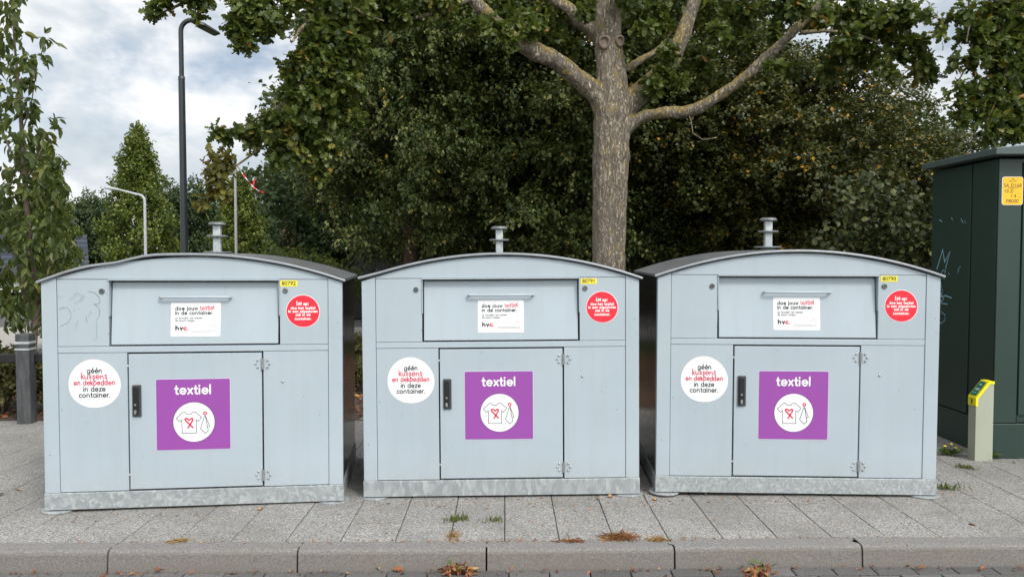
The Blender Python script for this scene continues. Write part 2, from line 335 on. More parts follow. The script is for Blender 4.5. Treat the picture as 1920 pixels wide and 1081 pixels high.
# ------------------------------------------------------------------ lettering made of strokes
def arc(cx, cy, r, a0, a1, n=None, ry=None):
    n = n or max(4, int(abs(a1-a0)/24)); ry = ry or r
    return [(cx+r*math.cos(R(a0+(a1-a0)*i/n)), cy+ry*math.sin(R(a0+(a1-a0)*i/n))) for i in range(n+1)]
CIR = arc(.25, .25, .25, 90, 450, 16); DOT = 'dot'
GL = {
 'a': (.64, [CIR, [(.5,.5),(.5,0)]]), 'b': (.60, [[(0,.72),(0,0)], CIR]), 'c': (.48, [arc(.25,.25,.25,48,312,12)]), 'd': (.64, [CIR, [(.5,.72),(.5,0)]]),
 'e': (.60, [[(.03,.25)]+arc(.25,.25,.25,0,318,14)]), 'é': (.60, [[(.03,.25)]+arc(.25,.25,.25,0,318,14), [(.22,.60),(.34,.74)]]),
 'f': (.32, [[(.12,0),(.12,.56)]+arc(.26,.56,.14,180,75,5)[1:], [(0,.46),(.27,.46)]]), 'g': (.64, [CIR, [(.5,.5),(.5,.0)]+arc(.25,0,.25,0,-150,9,.22)[1:]]),
 'h': (.56, [[(0,.72),(0,0)], arc(.21,.29,.21,180,0,8)+[(.42,0)]]), 'i': (.15, [[(0,.5),(0,0)], (0,.67)]), 'j': (.20, [[(.06,.5),(.06,-.1)]+arc(-.05,-.1,.11,0,-80,4)[1:], (.06,.67)]),
 'k': (.44, [[(0,.72),(0,0)], [(.35,.5),(.03,.21)], [(.14,.29),(.37,0)]]), 'l': (.15, [[(0,.72),(0,0)]]),
 'm': (.80, [[(0,.5),(0,0)], arc(.165,.33,.165,180,0,8)+[(.33,0)], arc(.495,.33,.165,180,0,8)+[(.66,0)]]), 'n': (.56, [[(0,.5),(0,0)], arc(.21,.29,.21,180,0,8)+[(.42,0)]]),
 'o': (.64, [CIR]), 'p': (.62, [[(0,.5),(0,-.22)], CIR]), 'r': (.30, [[(0,.5),(0,0)], arc(.19,.31,.19,180,70,5)]),
 's': (.43, [[(.31,.42),(.24,.485),(.15,.5),(.06,.46),(.03,.38),(.07,.305),(.17,.26),(.27,.21),(.32,.13),(.28,.04),(.17,0),(.07,.02),(0,.09)]]),
 't': (.35, [[(.12,.66),(.12,.12),(.15,.04),(.21,.005),(.28,.01)], [(0,.48),(.27,.48)]]), 'u': (.56, [[(0,.5),(0,.21)]+arc(.21,.21,.21,180,360,8)[1:], [(.42,.5),(.42,0)]]),
 'v': (.47, [[(0,.5),(.2,0),(.4,.5)]]), 'w': (.72, [[(0,.5),(.16,0),(.32,.5),(.48,0),(.64,.5)]]), 'x': (.45, [[(0,.5),(.38,0)], [(.38,.5),(0,0)]]),
 'z': (.47, [[(.02,.49),(.38,.49),(.01,.01),(.40,.01)]]), 'L': (.42, [[(0,.7),(0,0),(.34,.0)]]), '.': (.16, [(.03,.02)]), ':': (.18, [(.03,.04),(.03,.42)]), ' ': (.30, []),
}
class Sheet:
    """flat printed thing lying on a front: x to the right, z up, towards the viewer is -y"""
    def __init__(s, mats): s.mb = MB(); s.mats = mats; s.k = 0
    def poly(s, pts, m, y):
        s.mb.add([(x, y, z) for x, z in pts], [tuple(range(len(pts)))], m)
    def plate(s, pts, m, y, t=.0008):
        s.mb.prism(pts, y, y+t, m)
    def stroke(s, pts, w, m, y, closed=False, cap=True):
        s.k += 1; y = y - .00004*(s.k % 7); P = [Vector(p) for p in pts]; n = len(P); Lf = []; Rt = []
        for i in range(n):
            if closed: a, b = P[i-1], P[(i+1) % n]
            else: a, b = P[max(i-1, 0)], P[min(i+1, n-1)]
            d0 = (P[i]-a); d1 = (b-P[i])
            if d0.length < 1e-9: d0 = d1
            if d1.length < 1e-9: d1 = d0
            d0.normalize(); d1.normalize(); t = d0+d1
            if t.length < 1e-6: t = d0.copy()
            t.normalize(); nn = Vector((-t.y, t.x)); k = 1/max(.45, abs(nn.dot(Vector((-d0.y, d0.x)))))
            Lf.append(P[i]+nn*w/2*k); Rt.append(P[i]-nn*w/2*k)
        vs = [(p.x, y, p.y) for p in Lf]+[(p.x, y, p.y) for p in Rt]; fs = [(i, n+i, n+i+1, i+1) for i in range(n-1)]
        if closed: fs.append((n-1, 2*n-1, n, 0))
        s.mb.add(vs, fs, m)
        if cap and not closed:
            for e, nb, l, r in ((0, 1, Lf, Rt), (n-1, n-2, Lf, Rt)):
                d = (P[e]-P[nb]).normalized(); c = P[e]; base = math.atan2(d.y, d.x); q = [c+Vector((math.cos(base+R(a)), math.sin(base+R(a))))*w/2 for a in (-90, -45, 0, 45, 90)]
                s.mb.add([(p.x, y, p.y) for p in q], [(0, 1, 2, 3, 4)], m)
    def disc(s, x, z, r, m, y, n=20, rz=None):
        s.poly([(x+r*math.cos(2*math.pi*i/n), z+(rz or r)*math.sin(2*math.pi*i/n)) for i in range(n)], m, y)
    def text(s, txt, x, z, size, w, m, y, align='l', sx=1., track=0., hand=False, seed=1, fit=None):
        """size is the x-height times two (the em used by the glyphs)"""
        size *= 1.12; S0 = size*.95; w *= .92; size -= 2*w; z += w/2; gz = lambda h: h*S0 if h < 0 else (h*size if h <= .5 else .5*size+(h-.5)*S0*1.08)
        rg = random.Random(seed); A_ = (sum(GL[c][0]-.03+track for c in txt)-.10)*size; B_ = (len(txt)-1)*w*.9+w
        if fit: sx = (fit-B_)/A_; x += w/2 if align == 'l' else 0
        W = A_*sx+B_-w
        if align == 'c': x -= W/2
        for c in txt:
            adv, st = GL[c]; dz = rg.uniform(-.04, .04) if hand else 0; hs = rg.uniform(.95, 1.22) if hand else 1; sk = rg.uniform(-.05, .12) if hand else 0
            f = lambda p: (x+(p[0]+sk*p[1])*size*sx, z+gz(p[1]*hs)+dz*size)
            for k in st:
                if isinstance(k, tuple): q = f(k); s.disc(q[0], q[1], w*.62, m, y-.00003, 10)
                else: s.stroke([f(p) for p in k], w, m, y)
            x += (adv-.03+track)*size*sx+w*.9
        return x
    def font(s, txt, x, z, size, m, y, align='LEFT', bold=0.0, sx=1.):
        cu = bpy.data.curves.new('t', 'FONT'); cu.body = txt; cu.size = size; cu.align_x = align; cu.offset = bold; cu.resolution_u = 3
        ob = bpy.data.objects.new('t', cu); COL.objects.link(ob); dg = bpy.context.evaluated_depsgraph_get(); me = bpy.data.meshes.new_from_object(ob.evaluated_get(dg))
        s.mb.add([(x+v.co.x*sx, y, z+v.co.y) for v in me.vertices], [tuple(p.vertices) for p in me.polygons], m)
        bpy.data.objects.remove(ob); bpy.data.meshes.remove(me); bpy.data.curves.remove(cu)
    def build(s, name, parent, loc=None, rot=None): return s.mb.build(name, s.mats, parent, loc=loc, rot=rot)
def rrect(x0, x1, z0, z1, r, n=4):
    o = []
    for cx, cz, a in ((x1-r, z0+r, -90), (x1-r, z1-r, 0), (x0+r, z1-r, 90), (x0+r, z0+r, 180)):
        o += [(cx+r*math.cos(R(a+90*i/n)), cz+r*math.sin(R(a+90*i/n))) for i in range(n+1)]
    return o
def pebble(cx, cz, rx, rz, ph=0.6, amp=.018, n=40):
    return [(cx+rx*math.cos(t)*(1+amp*math.cos(2*t+ph)+amp*.8*math.cos(3*t+ph*2)), cz+rz*math.sin(t)*(1+amp*math.cos(2*t+ph)+amp*.8*math.cos(3*t+ph*2))) for t in [2*math.pi*i/n for i in range(n)]]

# ------------------------------------------------------------------ ground, pavement, kerb, road
KX, KY, KYAW = -2.7399, 4.2994, R(.478)
def paving_z(x): return float(np.interp(x, [-3.2, -2, 0, 1.8, 4], [-.006, -.006, -.003, .012, .012]))
def slab(name, x0, x1, y0, y1, z, mat, t=.02):
    b = MB(); b.box(x0, x1, y0, y1, z-t, z); return tag(b.build(name, mat), kind='structure')
g = MB(); g.box(-700, 700, -60, 1200, -.6, -.14); tag(g.build('ground', M['grass']), kind='structure')
slab('planting_bed', -30, 30, 7.55, 12.8, -.004, M['soil'], .135)
slab('lawn', -4.6, 30, 12.8, 14.5, 0, M['grass'], .139)
slab('kerb_far', -40, -4.6, 12.8, 13.3, .02, M['asphalt'], .159)
slab('street', -40, 40, 14.5, 17.6, .0, M['street'], .139)
slab('street_side', -40, -4.6, 13.3, 14.5, .0, M['street'], .139)
slab('road_far', -40, 40, 17.6, 21.5, -.03, M['asphalt'], .109)
def pavers(name, cols, rows, cell, mat, rng, zfun, half, gap, ch, origin, rot, jit=.0006, horizontal=False):
    V = []; F = []; T = []
    for i in cols:
        for j in rows:
            w, d = cell
            if horizontal: x0 = i*w + (w/2 if j % 2 else 0); y0 = j*d
            else: x0 = i*w; y0 = j*d - (d/2 if (i % 2 if half else 0) else 0)
            y1 = y0+d
            if not horizontal: y0 = max(y0, 0)
            if y1-y0 < .03: continue
            x1 = x0+w; gx = gap/2; gy = gap/2*(.38 if not horizontal else 1)
            b = len(V); dz = rng.normal(0, jit); tx, ty = rng.normal(0, .002, 2)
            zz = lambda x, y: zfun(x)+dz+(x-x0-w/2)*tx+(y-y0-d/2)*ty
            for (xa, xb, ya, yb, o) in ((x0+gx, x1-gx, y0+gy, y1-gy, .045), (x0+gx, x1-gx, y0+gy, y1-gy, ch), (x0+gx+ch, x1-gx-ch, y0+gy+ch*.3, y1-gy-ch*.3, 0)):
                V += [(xa, ya, zz(xa, ya)-o), (xb, ya, zz(xb, ya)-o), (xb, yb, zz(xb, yb)-o), (xa, yb, zz(xa, yb)-o)]
            for r_ in (0, 4):
                for k in range(4): F.append((b+r_+k, b+r_+(k+1) % 4, b+r_+4+(k+1) % 4, b+r_+4+k))
            F.append((b+8, b+9, b+10, b+11)); t = rng.random(); T += [t]*9
    o = link(name, np_mesh(name, V, F, T, mat), loc=origin, rot=(0, 0, rot)); return tag(o, kind='structure')
rng = np.random.default_rng(5)
pavers('pavement', range(-18, 42), range(0, 13), (.3, .3), M['tile'], rng, lambda x: paving_z(x+KX), True, .005, .0022, (KX, KY, 0), KYAW)
b = MB(); b.box(-6, 13, -.02, 3.27, -.13, -.022); tag(b.build('pavement_base', M['sand'], loc=(KX, KY, 0), rot=(0, 0, KYAW)), kind='structure')
pavers('road', range(-20, 45), range(-26, 0), (.213, .105), M['clinker'], rng, lambda x: -.105+paving_z(x+KX), False, .007, .003, (KX+.06, KY-.154, 0), KYAW, .0015, True)
b = MB(); b.box(-14, 20, -6, -.1, -.16, -.135); tag(b.build('road_base', M['sand'], loc=(KX, KY, 0), rot=(0, 0, KYAW)), kind='structure')
def build_kerb():
    b = MB()
    ys = [(0, 0), (-.012, 0), (-.028, 0), (-.045, .022), (-.055, .030), (-.066, .022), (-.084, .0), (-.105, 0)]   # joint line with tongue
    prof = [(.0, -.25)]+[(y-.002, 0) for y, _ in ys]+[(-.118, -.003), (-.126, -.011), (-.13, -.022), (-.15, -.25)]
    offs = [0]+[-o for _, o in ys]+[0, 0, 0, 0]
    n = len(prof)
    for k in range(-5, 9):
        x0 = .6+k*1.002; x1 = x0+1.0; dz = rng.normal(0, .0015); vs = []
        for xx, gp in ((x0, .004), (x1, -.004)):
            for (y, z), o in zip(prof, offs): vs.append((xx+o+gp, y, z+dz+paving_z(xx+KX)))
        fs = [(i, i+1, n+i+1, n+i) for i in range(n-1)]+[tuple(range(n-1, -1, -1)), tuple(range(n, 2*n))]
        b.add(vs, fs, 0)
    tag(b.build('kerb', M['kerb'], loc=(KX, KY, 0), rot=(0, 0, KYAW)), kind='structure')
build_kerb()

# ------------------------------------------------------------------ textile containers
def roof_z(x): return 1.452-.196*x*x
DEPTH = 1.15
def build_container():
    """origin under the middle of the front, z = 0 at the top of the galvanised base frame"""
    t = empty('textile_container')
    sh = MB()                                                     # dark shell with side panels
    n = 14; xs = [-.884+1.768*i/n for i in range(n+1)]
    sh.prism([(-.884, -.0), (.884, 0)]+[(x, roof_z(x)-.012) for x in reversed(xs)], .045, DEPTH-.02)
    shell = sh.build('shell', M['dark'], t)
    rv = MB()
    for sx in (-1, 1):
        for yy in (.12, .16):
            for zz in (1.22, 1.05): rv.lathe([(.0, 0), (.006, 0), (.006, .004), (.0, .005)], 8, 0, (0, 0, 0)) if False else None
    fr = MB()
    for s in (-1, 1):
        a, c = (.803, .889)
        p = [(s*a, 0), (s*c, 0), (s*c, roof_z(c)-.014), (s*a, roof_z(a)-.014)]
        fr.prism(p if s > 0 else p[::-1], -.002, .05)
    fr.box(-.801, .801, .001, .046, .8545, .8915)                      # cross rail
    m = 12; ax = [-.801+1.602*i/m for i in range(m+1)]
    fr.prism([(-.801, 1.3015), (.801, 1.3015)]+[(x, roof_z(x)-.014) for x in reversed(ax)], .0, .046)  # arched gable panel
    frame = fr.build('front_frame', M['paint'], t, .0025)
    for nm, a, c, z0, z1 in (('upper_panel', -.8005, -.507, .894, 1.299), ('upper_panel', .507, .8005, .894, 1.299), ('lower_panel', -.8005, -.404, .003, .852), ('lower_panel', .404, .8005, .003, .852)):
        p = MB(); p.box(a, c, .0025, .046, z0, z1); p.build(nm, M['paint'], t, .002)
    rc = MB()                                                      # liner of the deposit opening
    rc.box(-.5065, .5065, .10, .12, .894, 1.30); rc.box(-.5068, .5068, .004, .12, 1.2995, 1.3013)
    rc.build('opening_liner', M['void'], t)
    for s in (-1, 1):
        ck = MB(); x0, x1 = sorted((s*.5063, s*.5015)); ck.prism([(x0, 1.075), (x1, 1.075), (x1, 1.297), (x0, 1.297)], -.004, .09)
        ck.build('opening_cheek', M['paint'], t, .001)
    lip = MB(); lip.box(-.507, .507, -.012, .03, 1.2935, 1.3005); lip.build('opening_lip', M['paint'], t, .002)
    # flap, its top leaning back into the opening
    fl = MB(); tilt = .038
    q = [(-.4945, .9015), (.4945, .9015), (.4945, 1.281), (-.4945, 1.281)]
    fy = lambda z: .002+(z-.9)/.38*tilt
    fl.add([(x, fy(z), z) for x, z in q]+[(x, fy(z)+.02, z) for x, z in q], [(0, 1, 2, 3), (7, 6, 5, 4), (0, 4, 5, 1), (1, 5, 6, 2), (2, 6, 7, 3), (3, 7, 4, 0)])
    flap = fl.build('flap', M['paint'], t, .002)
    hb = MB(); hz = 1.191; y0 = fy(hz)
    hb.tube([(-.208, y0-.0, hz-.004), (-.208, y0-.026, hz), (-.200, y0-.034, hz), (.200, y0-.034, hz), (.208, y0-.026, hz), (.208, y0, hz-.004)], .0075, 10)
    hb.build('flap_handle', M['paint'], flap)
    # paper sticker on the flap (follows its lean)
    s = Sheet([M['white'], M['ink'], M['crimson'], M['greyink']]); y = -.0014
    s.plate(rrect(-.149, .146, -.1045, .1045, .006), 0, y+.0003); Y = y-.0006
    s.text('doe jouw', -.124, .0556, .033, .0050, 1, Y, fit=.134); s.text('textiel', .0215, .0565, .038, .0042, 2, Y, hand=True, seed=4, fit=.0865)
    s.text('in de container.', -.124, .0277, .033, .0050, 1, Y, fit=.227)
    s.text('zo houden we samen', -.124, .0025, .0200, .0023, 3, Y, fit=.1625); s.text('de buurt netjes.', -.124, -.0140, .0200, .0023, 3, Y, fit=.119)
    s.text('hv', -.122, -.0674, .040, .0086, 1, Y, fit=.0445); s.text('c', -.0755, -.0674, .040, .0086, 2, Y, fit=.0205); s.disc(-.0490, -.0645, .0035, 2, Y)
    rg = random.Random(3)
    def greek(x0, x1, z, h, m):
        x = x0
        while x < x1:
            w = rg.uniform(.003, .011); w = min(w, x1-x); s.stroke([(x, z), (x+w, z)], h, m, Y, cap=False); x += w+.0022
    greek(-.122, -.047, -.0775, .0022, 2); greek(-.0267, .124, -.0685, .0026, 3); greek(-.029, .124, -.0765, .0026, 3)
    s.stroke([(.0945+.0135*math.cos(R(a)), -.0395+.0085*math.sin(R(a))) for a in range(-20, 235, 18)]+[(.0835, -.051), (.0925, -.0475)], .0014, 2, Y)
    s.stroke([(.112+.0125*math.cos(R(a)), -.0450+.0080*math.sin(R(a))) for a in range(-50, 260, 20)]+[(.118, -.057)], .0014, 2, Y, closed=True)
    st = s.build('paper_sticker', flap, (0, fy(1.053), 1.053), (-math.atan2(tilt, .38), 0, 0))
    # door with its gap, swing handle, hinges
    db = MB(); db.box(-.4035, .4035, .03, .046, .003, .852); db.build('door_recess', M['void'], t)
    dr = MB(); dr.box(-.395, .394, -.001, .03, .009, .8445); door = dr.build('door', M['paint'], t, .0025)
    for zz in (.10, .772):
        kb = MB(); kb.box(-.4025, -.3965, .0, .012, zz-.004, zz+.004); kb.build('door_stop', M['white'], door)
    hp = MB(); hp.prism(rrect(-.374, -.322, .460, .655, .005), -.011, -.001, 0); hp.prism(rrect(-.366, -.335, .475, .646, .013), -.024, -.0105, 1)
    han = hp.build('swing_handle', [simple('handle_plate', (.05, .053, .057), .45), M['black']], door, .0025)
    lk = MB(); lk.prism([(-.352+.0065*math.cos(R(a)), .536+.0065*math.sin(R(a))) for a in range(0, 360, 30)], -.028, -.0235); lk.build('lock_button', M['steel'], han)
    lk = MB(); lk.prism([(-.352+.008*math.cos(R(a)), .497+.008*math.sin(R(a))) for a in range(0, 181, 20)]+[(-.358, .482), (-.356, .478), (-.348, .478), (-.346, .482)], -.029, -.0236); lk.build('key_cylinder', M['steel'], han)
    for zc in (.776, .076):
        h = MB(); h.tube([(.4005, -.008, zc-.034), (.4005, -.008, zc+.034)], .0085, 10)
        for dx, dz in ((-.030, .022), (-.042, 0), (-.030, -.022), (.030, .022), (.042, 0), (.030, -.022)):
            h.tube([(.4005+dx, -.0, zc+dz), (.4005+dx, -.006, zc+dz), (.4005+dx, -.008, zc+dz)], [.0072, .0066, .003], 8)
        h.build('hinge', M['steel'], t)
    for x, z in ((-.543, 1.229), (.541, 1.231)):
        l = MB(); c = [(.0165, 0), (.0165, -.006), (.0125, -.010), (.010, -.010), (.0095, -.004), (.0, -.004)]; n = 18; vs = []; fs = []
        for j in range(n):
            a = 2*math.pi*j/n
            for r_, yy in c: vs.append((x+r_*math.cos(a), .0025+yy, z+r_*math.sin(a)))
        for j in range(n):
            for i in range(len(c)-1): fs.append((j*6+i, j*6+i+1, ((j+1) % n)*6+i+1, ((j+1) % n)*6+i))
        l.add(vs, fs, 0, False); l.box(x-.001, x+.004, -.006, .0, z-.004, z+.004)
        l.build('round_lock', M['zincdark'], t)
    rb = MB(); rb.lathe([(0, 0)], 3) if False else None
    rb.tube([(.5225, .003, .663), (.5225, -.003, .663), (.5225, -.005, .663)], [.008, .007, .003], 10); rb.build('rivet', M['steel'], t)
    # roof sheet with rolled light edge
    rf = MB(); m = 24; vs = []; fs = []
    for yy, dz in ((-.014, .0), (DEPTH+.02, .0)):
        for k, o in ((0, .012), (1, -.004)):
            for i in range(m+1):
                x = -.906+1.812*i/m; vs.append((x, yy, roof_z(x)+o))
    w = m+1
    for i in range(m):
        fs += [(i, i+1, 2*w+i+1, 2*w+i), (w+i, 3*w+i, 3*w+i+1, w+i+1), (i, w+i, w+i+1, i+1), (2*w+i, 2*w+i+1, 3*w+i+1, 3*w+i)]
    fs += [(0, 2*w, 3*w, w), (m, w+m, 3*w+m, 2*w+m)]
    rf.add(vs, fs, 0, False); roof = rf.build('roof', M['roof'], t)
    ed = MB(); pts = [(-.908+1.816*i/m, -.016, roof_z(-.908+1.816*i/m)+.0015) for i in range(m+1)]; ed.tube(pts, .0085, 8); ed.build('roof_edge', M['edge'], roof)
    # galvanised base frame with flange feet
    bs = MB(); o_ = [(-.893, -.006), (.893, -.006), (.893, DEPTH), (-.893, DEPTH)]; i_ = [(-.84, .05), (.84, .05), (.84, DEPTH-.06), (-.84, DEPTH-.06)]
    bs.add([(x, y, z) for z in (-.1035, -.001) for x, y in o_+i_], [f for k in range(4) for f in ((k, (k+1) % 4, 8+(k+1) % 4, 8+k), (4+k, 12+k, 12+(k+1) % 4, 4+(k+1) % 4), (8+k, 8+(k+1) % 4, 12+(k+1) % 4, 12+k), (k, 4+k, 4+(k+1) % 4, (k+1) % 4))])
    bs.build('base_frame', M['galv'], t, .003)
    for sx in (-1, 1):
        for yy in (.05, DEPTH-.06):
            ft = MB(); ft.lathe([(.098, -.1175), (.10, -.110), (.094, -.1083), (.0, -.1082)], 24, 0, (sx*.828, yy, 0)); ft.build('foot', M['galv'], t)
    # lifting post with its collars on the roof
    lp = MB(); lp.box(-.025, .025, .525, .575, 1.44, 1.655); post = lp.build('lifting_post', M['zinc'], roof, .006, loc=(0, 0, 0))
    cc = (0, .55, 0)
    for pr in ([(.0, 1.650), (.042, 1.650), (.060, 1.658), (.055, 1.668), (.045, 1.674), (0, 1.675)], [(.0258, 1.570), (.066, 1.571), (.071, 1.577), (.066, 1.584), (.0258, 1.585)], [(.05, 1.43), (.05, 1.461), (.09, 1.462), (.095, 1.468), (.09, 1.474), (.0258, 1.475)]):
        c = MB(); c.lathe(pr, 20, 0, cc); c.build('lifting_collar', M['zincdark'], roof)
    return t
def textile_sign(par, x0, z0, size=.442):
    s = Sheet([M['purple'], M['white'], M['ink'], M['crimson'], M['plum']]); k = size/.442; y = -.0022
    s.plate(rrect(0, size, 0, size, .008), 1, y+.0004); s.plate(rrect(.0016, size-.0016, .0016, size-.0016, .007), 0, y-.0003); Y = y-.0009
    s.text('textiel', size/2-.0025, .3437, .079*k, .0112, 1, Y, 'c', fit=.2195)
    s.disc(.224, .173, .1255, 4, Y, 40); s.disc(.224, .173, .1225, 1, Y-.0003, 40); Y -= .0007
    P = lambda q: [((a-60)/1003*.442, (1030-c_)/962*.442) for a, c_ in q]
    s.stroke(P([(408,803),(404,622),(376,645),(332,600),(416,520),(452,520),(470,543),(500,552),(530,543),(548,520),(590,520),(672,588),(628,646),(598,622),(600,803)]), .0035, 2, Y, closed=True)
    s.stroke(P([(552,728),(515,690),(455,632),(448,612),(458,602),(478,606),(502,628),(535,604),(550,608),(550,630),(528,668),(486,732)]), .0095, 3, Y)
    s.stroke(P([(712,572),(655,745),(720,810),(760,772),(722,572)]), .0035, 2, Y); s.stroke(P([(724,572),(780,712),(758,722)]), .0035, 2, Y)
    s.stroke([(718.0/1003*.442-.0265+.0086*math.cos(R(a)), (1030-538)/962*.442+.0086*math.sin(R(a))) for a in range(0, 360, 24)], .0075, 3, Y, closed=True)
    return s.build('textile_sign', par, (x0, 0, z0))
def round_notice(par, cx, cz):
    s = Sheet([M['white'], M['ink'], M['crimson']]); y = .0012; s.plate(pebble(0, 0, .1485, .1505), 0, y); Y = y-.0007
    s.text('géén', 0, .065, .043, .0057, 1, Y, 'c', fit=.087)
    s.text('kussens', -.002, .029, .044, .0058, 2, Y, 'c', hand=True, seed=8, fit=.151)
    s.text('en dekbedden', -.001, -.009, .044, .0058, 2, Y, 'c', hand=True, seed=9, fit=.237)
    s.text('in deze', -.001, -.0473, .043, .0057, 1, Y, 'c', fit=.128); s.text('container.', -.001, -.084, .043, .0057, 1, Y, 'c', fit=.1816)
    return s.build('round_notice', par, (cx, 0, cz))
def red_notice(par, cx, cz):
    s = Sheet([M['white'], M['red']]); y = .0012; s.plate(pebble(0, 0, .1035, .1035, 1.1, .012), 0, y); s.plate(pebble(0, 0, .1000, .1000, 1.1, .012), 1, y-.0006); Y = y-.0013
    s.text('Let op:', -.003, .037, .029, .0056, 0, Y, 'c', hand=True, seed=5, fit=.0745)
    for tx, z, w in (('doe het textiel', .0116, .151), ('in een afgesloten', -.0093, .179), ('zak in de', -.030, .0917), ('container.', -.055, .102)): s.text(tx, 0, z, .0235, .0042, 0, Y, 'c', fit=w)
    return s.build('red_notice', par, (cx, 0, cz))
def number_plate(par, txt, x0, x1, z0, z1):
    s = Sheet([M['yellow'], M['ink']]); s.plate(rrect(x0, x1, z0, z1, .002), 0, .0012)
    s.font(txt, (x0+x1)/2, z0+.008, .0345, 1, .0005, 'CENTER', .0004, 1.0); return s.build('number_plate', par)

POSES = [(-1.956, 4.92, .1105, .06, .218, 7.105), (-.0638, 5.1195, .1145, -.243, -.344, 1.328), (1.8204, 5.0947, .1333, .133, .113, -2.159)]
DATA = [dict(sign=(-.238, .246), wh=(-.5945, .664), red=(.648, 1.1015), num=('80792', .510, .615, 1.2565, 1.2945), galv='galv', post=(.008, .0)),
        dict(sign=(-.238, .260), wh=(-.582, .6455), red=(.651, 1.108), num=('80791', .514, .617, 1.2575, 1.2935), galv='galv_long', post=(-.004, -.022)),
        dict(sign=(-.240, .246), wh=(-.586, .628), red=(.648, 1.1055), num=('80790', .518, .621, 1.2595, 1.297), galv='galv_fine', post=(-.042, .014))]
LABELS = ['pale grey textile container numbered 80792 with faded scribbles and a dented roof edge', 'pale grey textile container numbered 80791, standing between the other two', 'pale grey textile container numbered 80790, beside the green kiosk']
proto = build_container()
conts = []
for i, (po, d) in enumerate(zip(POSES, DATA)):
    c = proto if i == 0 else copy_tree(proto)
    c.location = po[:3]; c.rotation_euler = [R(a) for a in po[3:]]
    tag(c, LABELS[i], 'clothes bank', 'textile containers standing in a row')
    conts.append(c)
for c, d in zip(conts, DATA):
    kids = {k.name.split('.')[0]: k for k in c.children}
    for k in c.children:
        nm = k.name.split('.')[0]
        if nm == 'base_frame' or nm == 'foot':
            k.data = k.data.copy(); k.data.materials[0] = M[d['galv']]
        if nm == 'roof':
            for q in k.children:
                if q.name.startswith('lifting'): q.location = (d['post'][0], 0, d['post'][1])
    textile_sign(kids['door'], *d['sign']); round_notice(c, *d['wh']); red_notice(c, *d['red']); number_plate(c, *d['num'])
# the dented roof edge and the faded scribbles of 80792, the bent eave of 80791
def dent(c, fn):
    for k in c.children:
        if k.name.startswith('roof'):
            for o in [k]+[q for q in k.children if q.name.startswith('roof_edge')]:
                o.data = o.data.copy()
                for v in o.data.vertices: v.co.z += fn(v.co.x, v.co.y)
dent(conts[0], lambda x, y: (-.013*math.exp(-((x+.46)/.10)**2)+.006*math.exp(-((x+.25)/.12)**2)-.010*math.exp(-((x+.9)/.12)**2))*(1 if y < .3 else 1.6 if False else .4))
dent(conts[1], lambda x, y: .012*math.exp(-((x+.9)/.07)**2))
s = Sheet([M['scribble'], M['scuff']]); y = .0012
def off(pts): return [(-.80+(a-215)/4.503*.00305, 1.299-(c_-292)/4.503*.00325) for a, c_ in pts]
s.stroke(off([(475, 395), (500, 392), (535, 405), (565, 435), (577, 465), (572, 490), (545, 500), (522, 497)]), .003, 0, y)
s.stroke(off([(530, 503), (560, 520), (573, 555), (568, 600), (548, 625)]), .0025, 0, y)
s.stroke(off([(235, 535), (262, 522), (300, 530), (330, 570), (328, 615), (300, 655), (240, 680)]), .0022, 0, y); s.stroke(off([(232, 540), (275, 530)]), .006, 1, y)
s.stroke(off([(222, 432), (250, 436), (248, 445)]), .006, 1, y); s.stroke(off([(355, 495), (400, 475), (430, 460)]), .0028, 1, y)
s.stroke(off([(545, 640), (543, 720), (545, 785), (515, 797)]), .0016, 0, y); s.stroke(off([(455, 600), (464, 655)]), .003, 0, y)
for a, c_ in ((357, 551), (396, 541), (368, 717)): q = off([(a, c_)])[0]; s.disc(q[0], q[1], .003, 0, y, 8)
s.stroke(off([(330, 455), (380, 405), (440, 430), (400, 470)]), .011, 1, y); s.stroke(off([(370, 690), (385, 640)]), .008, 1, y); s.stroke(off([(500, 560), (480, 600)]), .009, 1, y)
s.build('faded_scribble', conts[0])

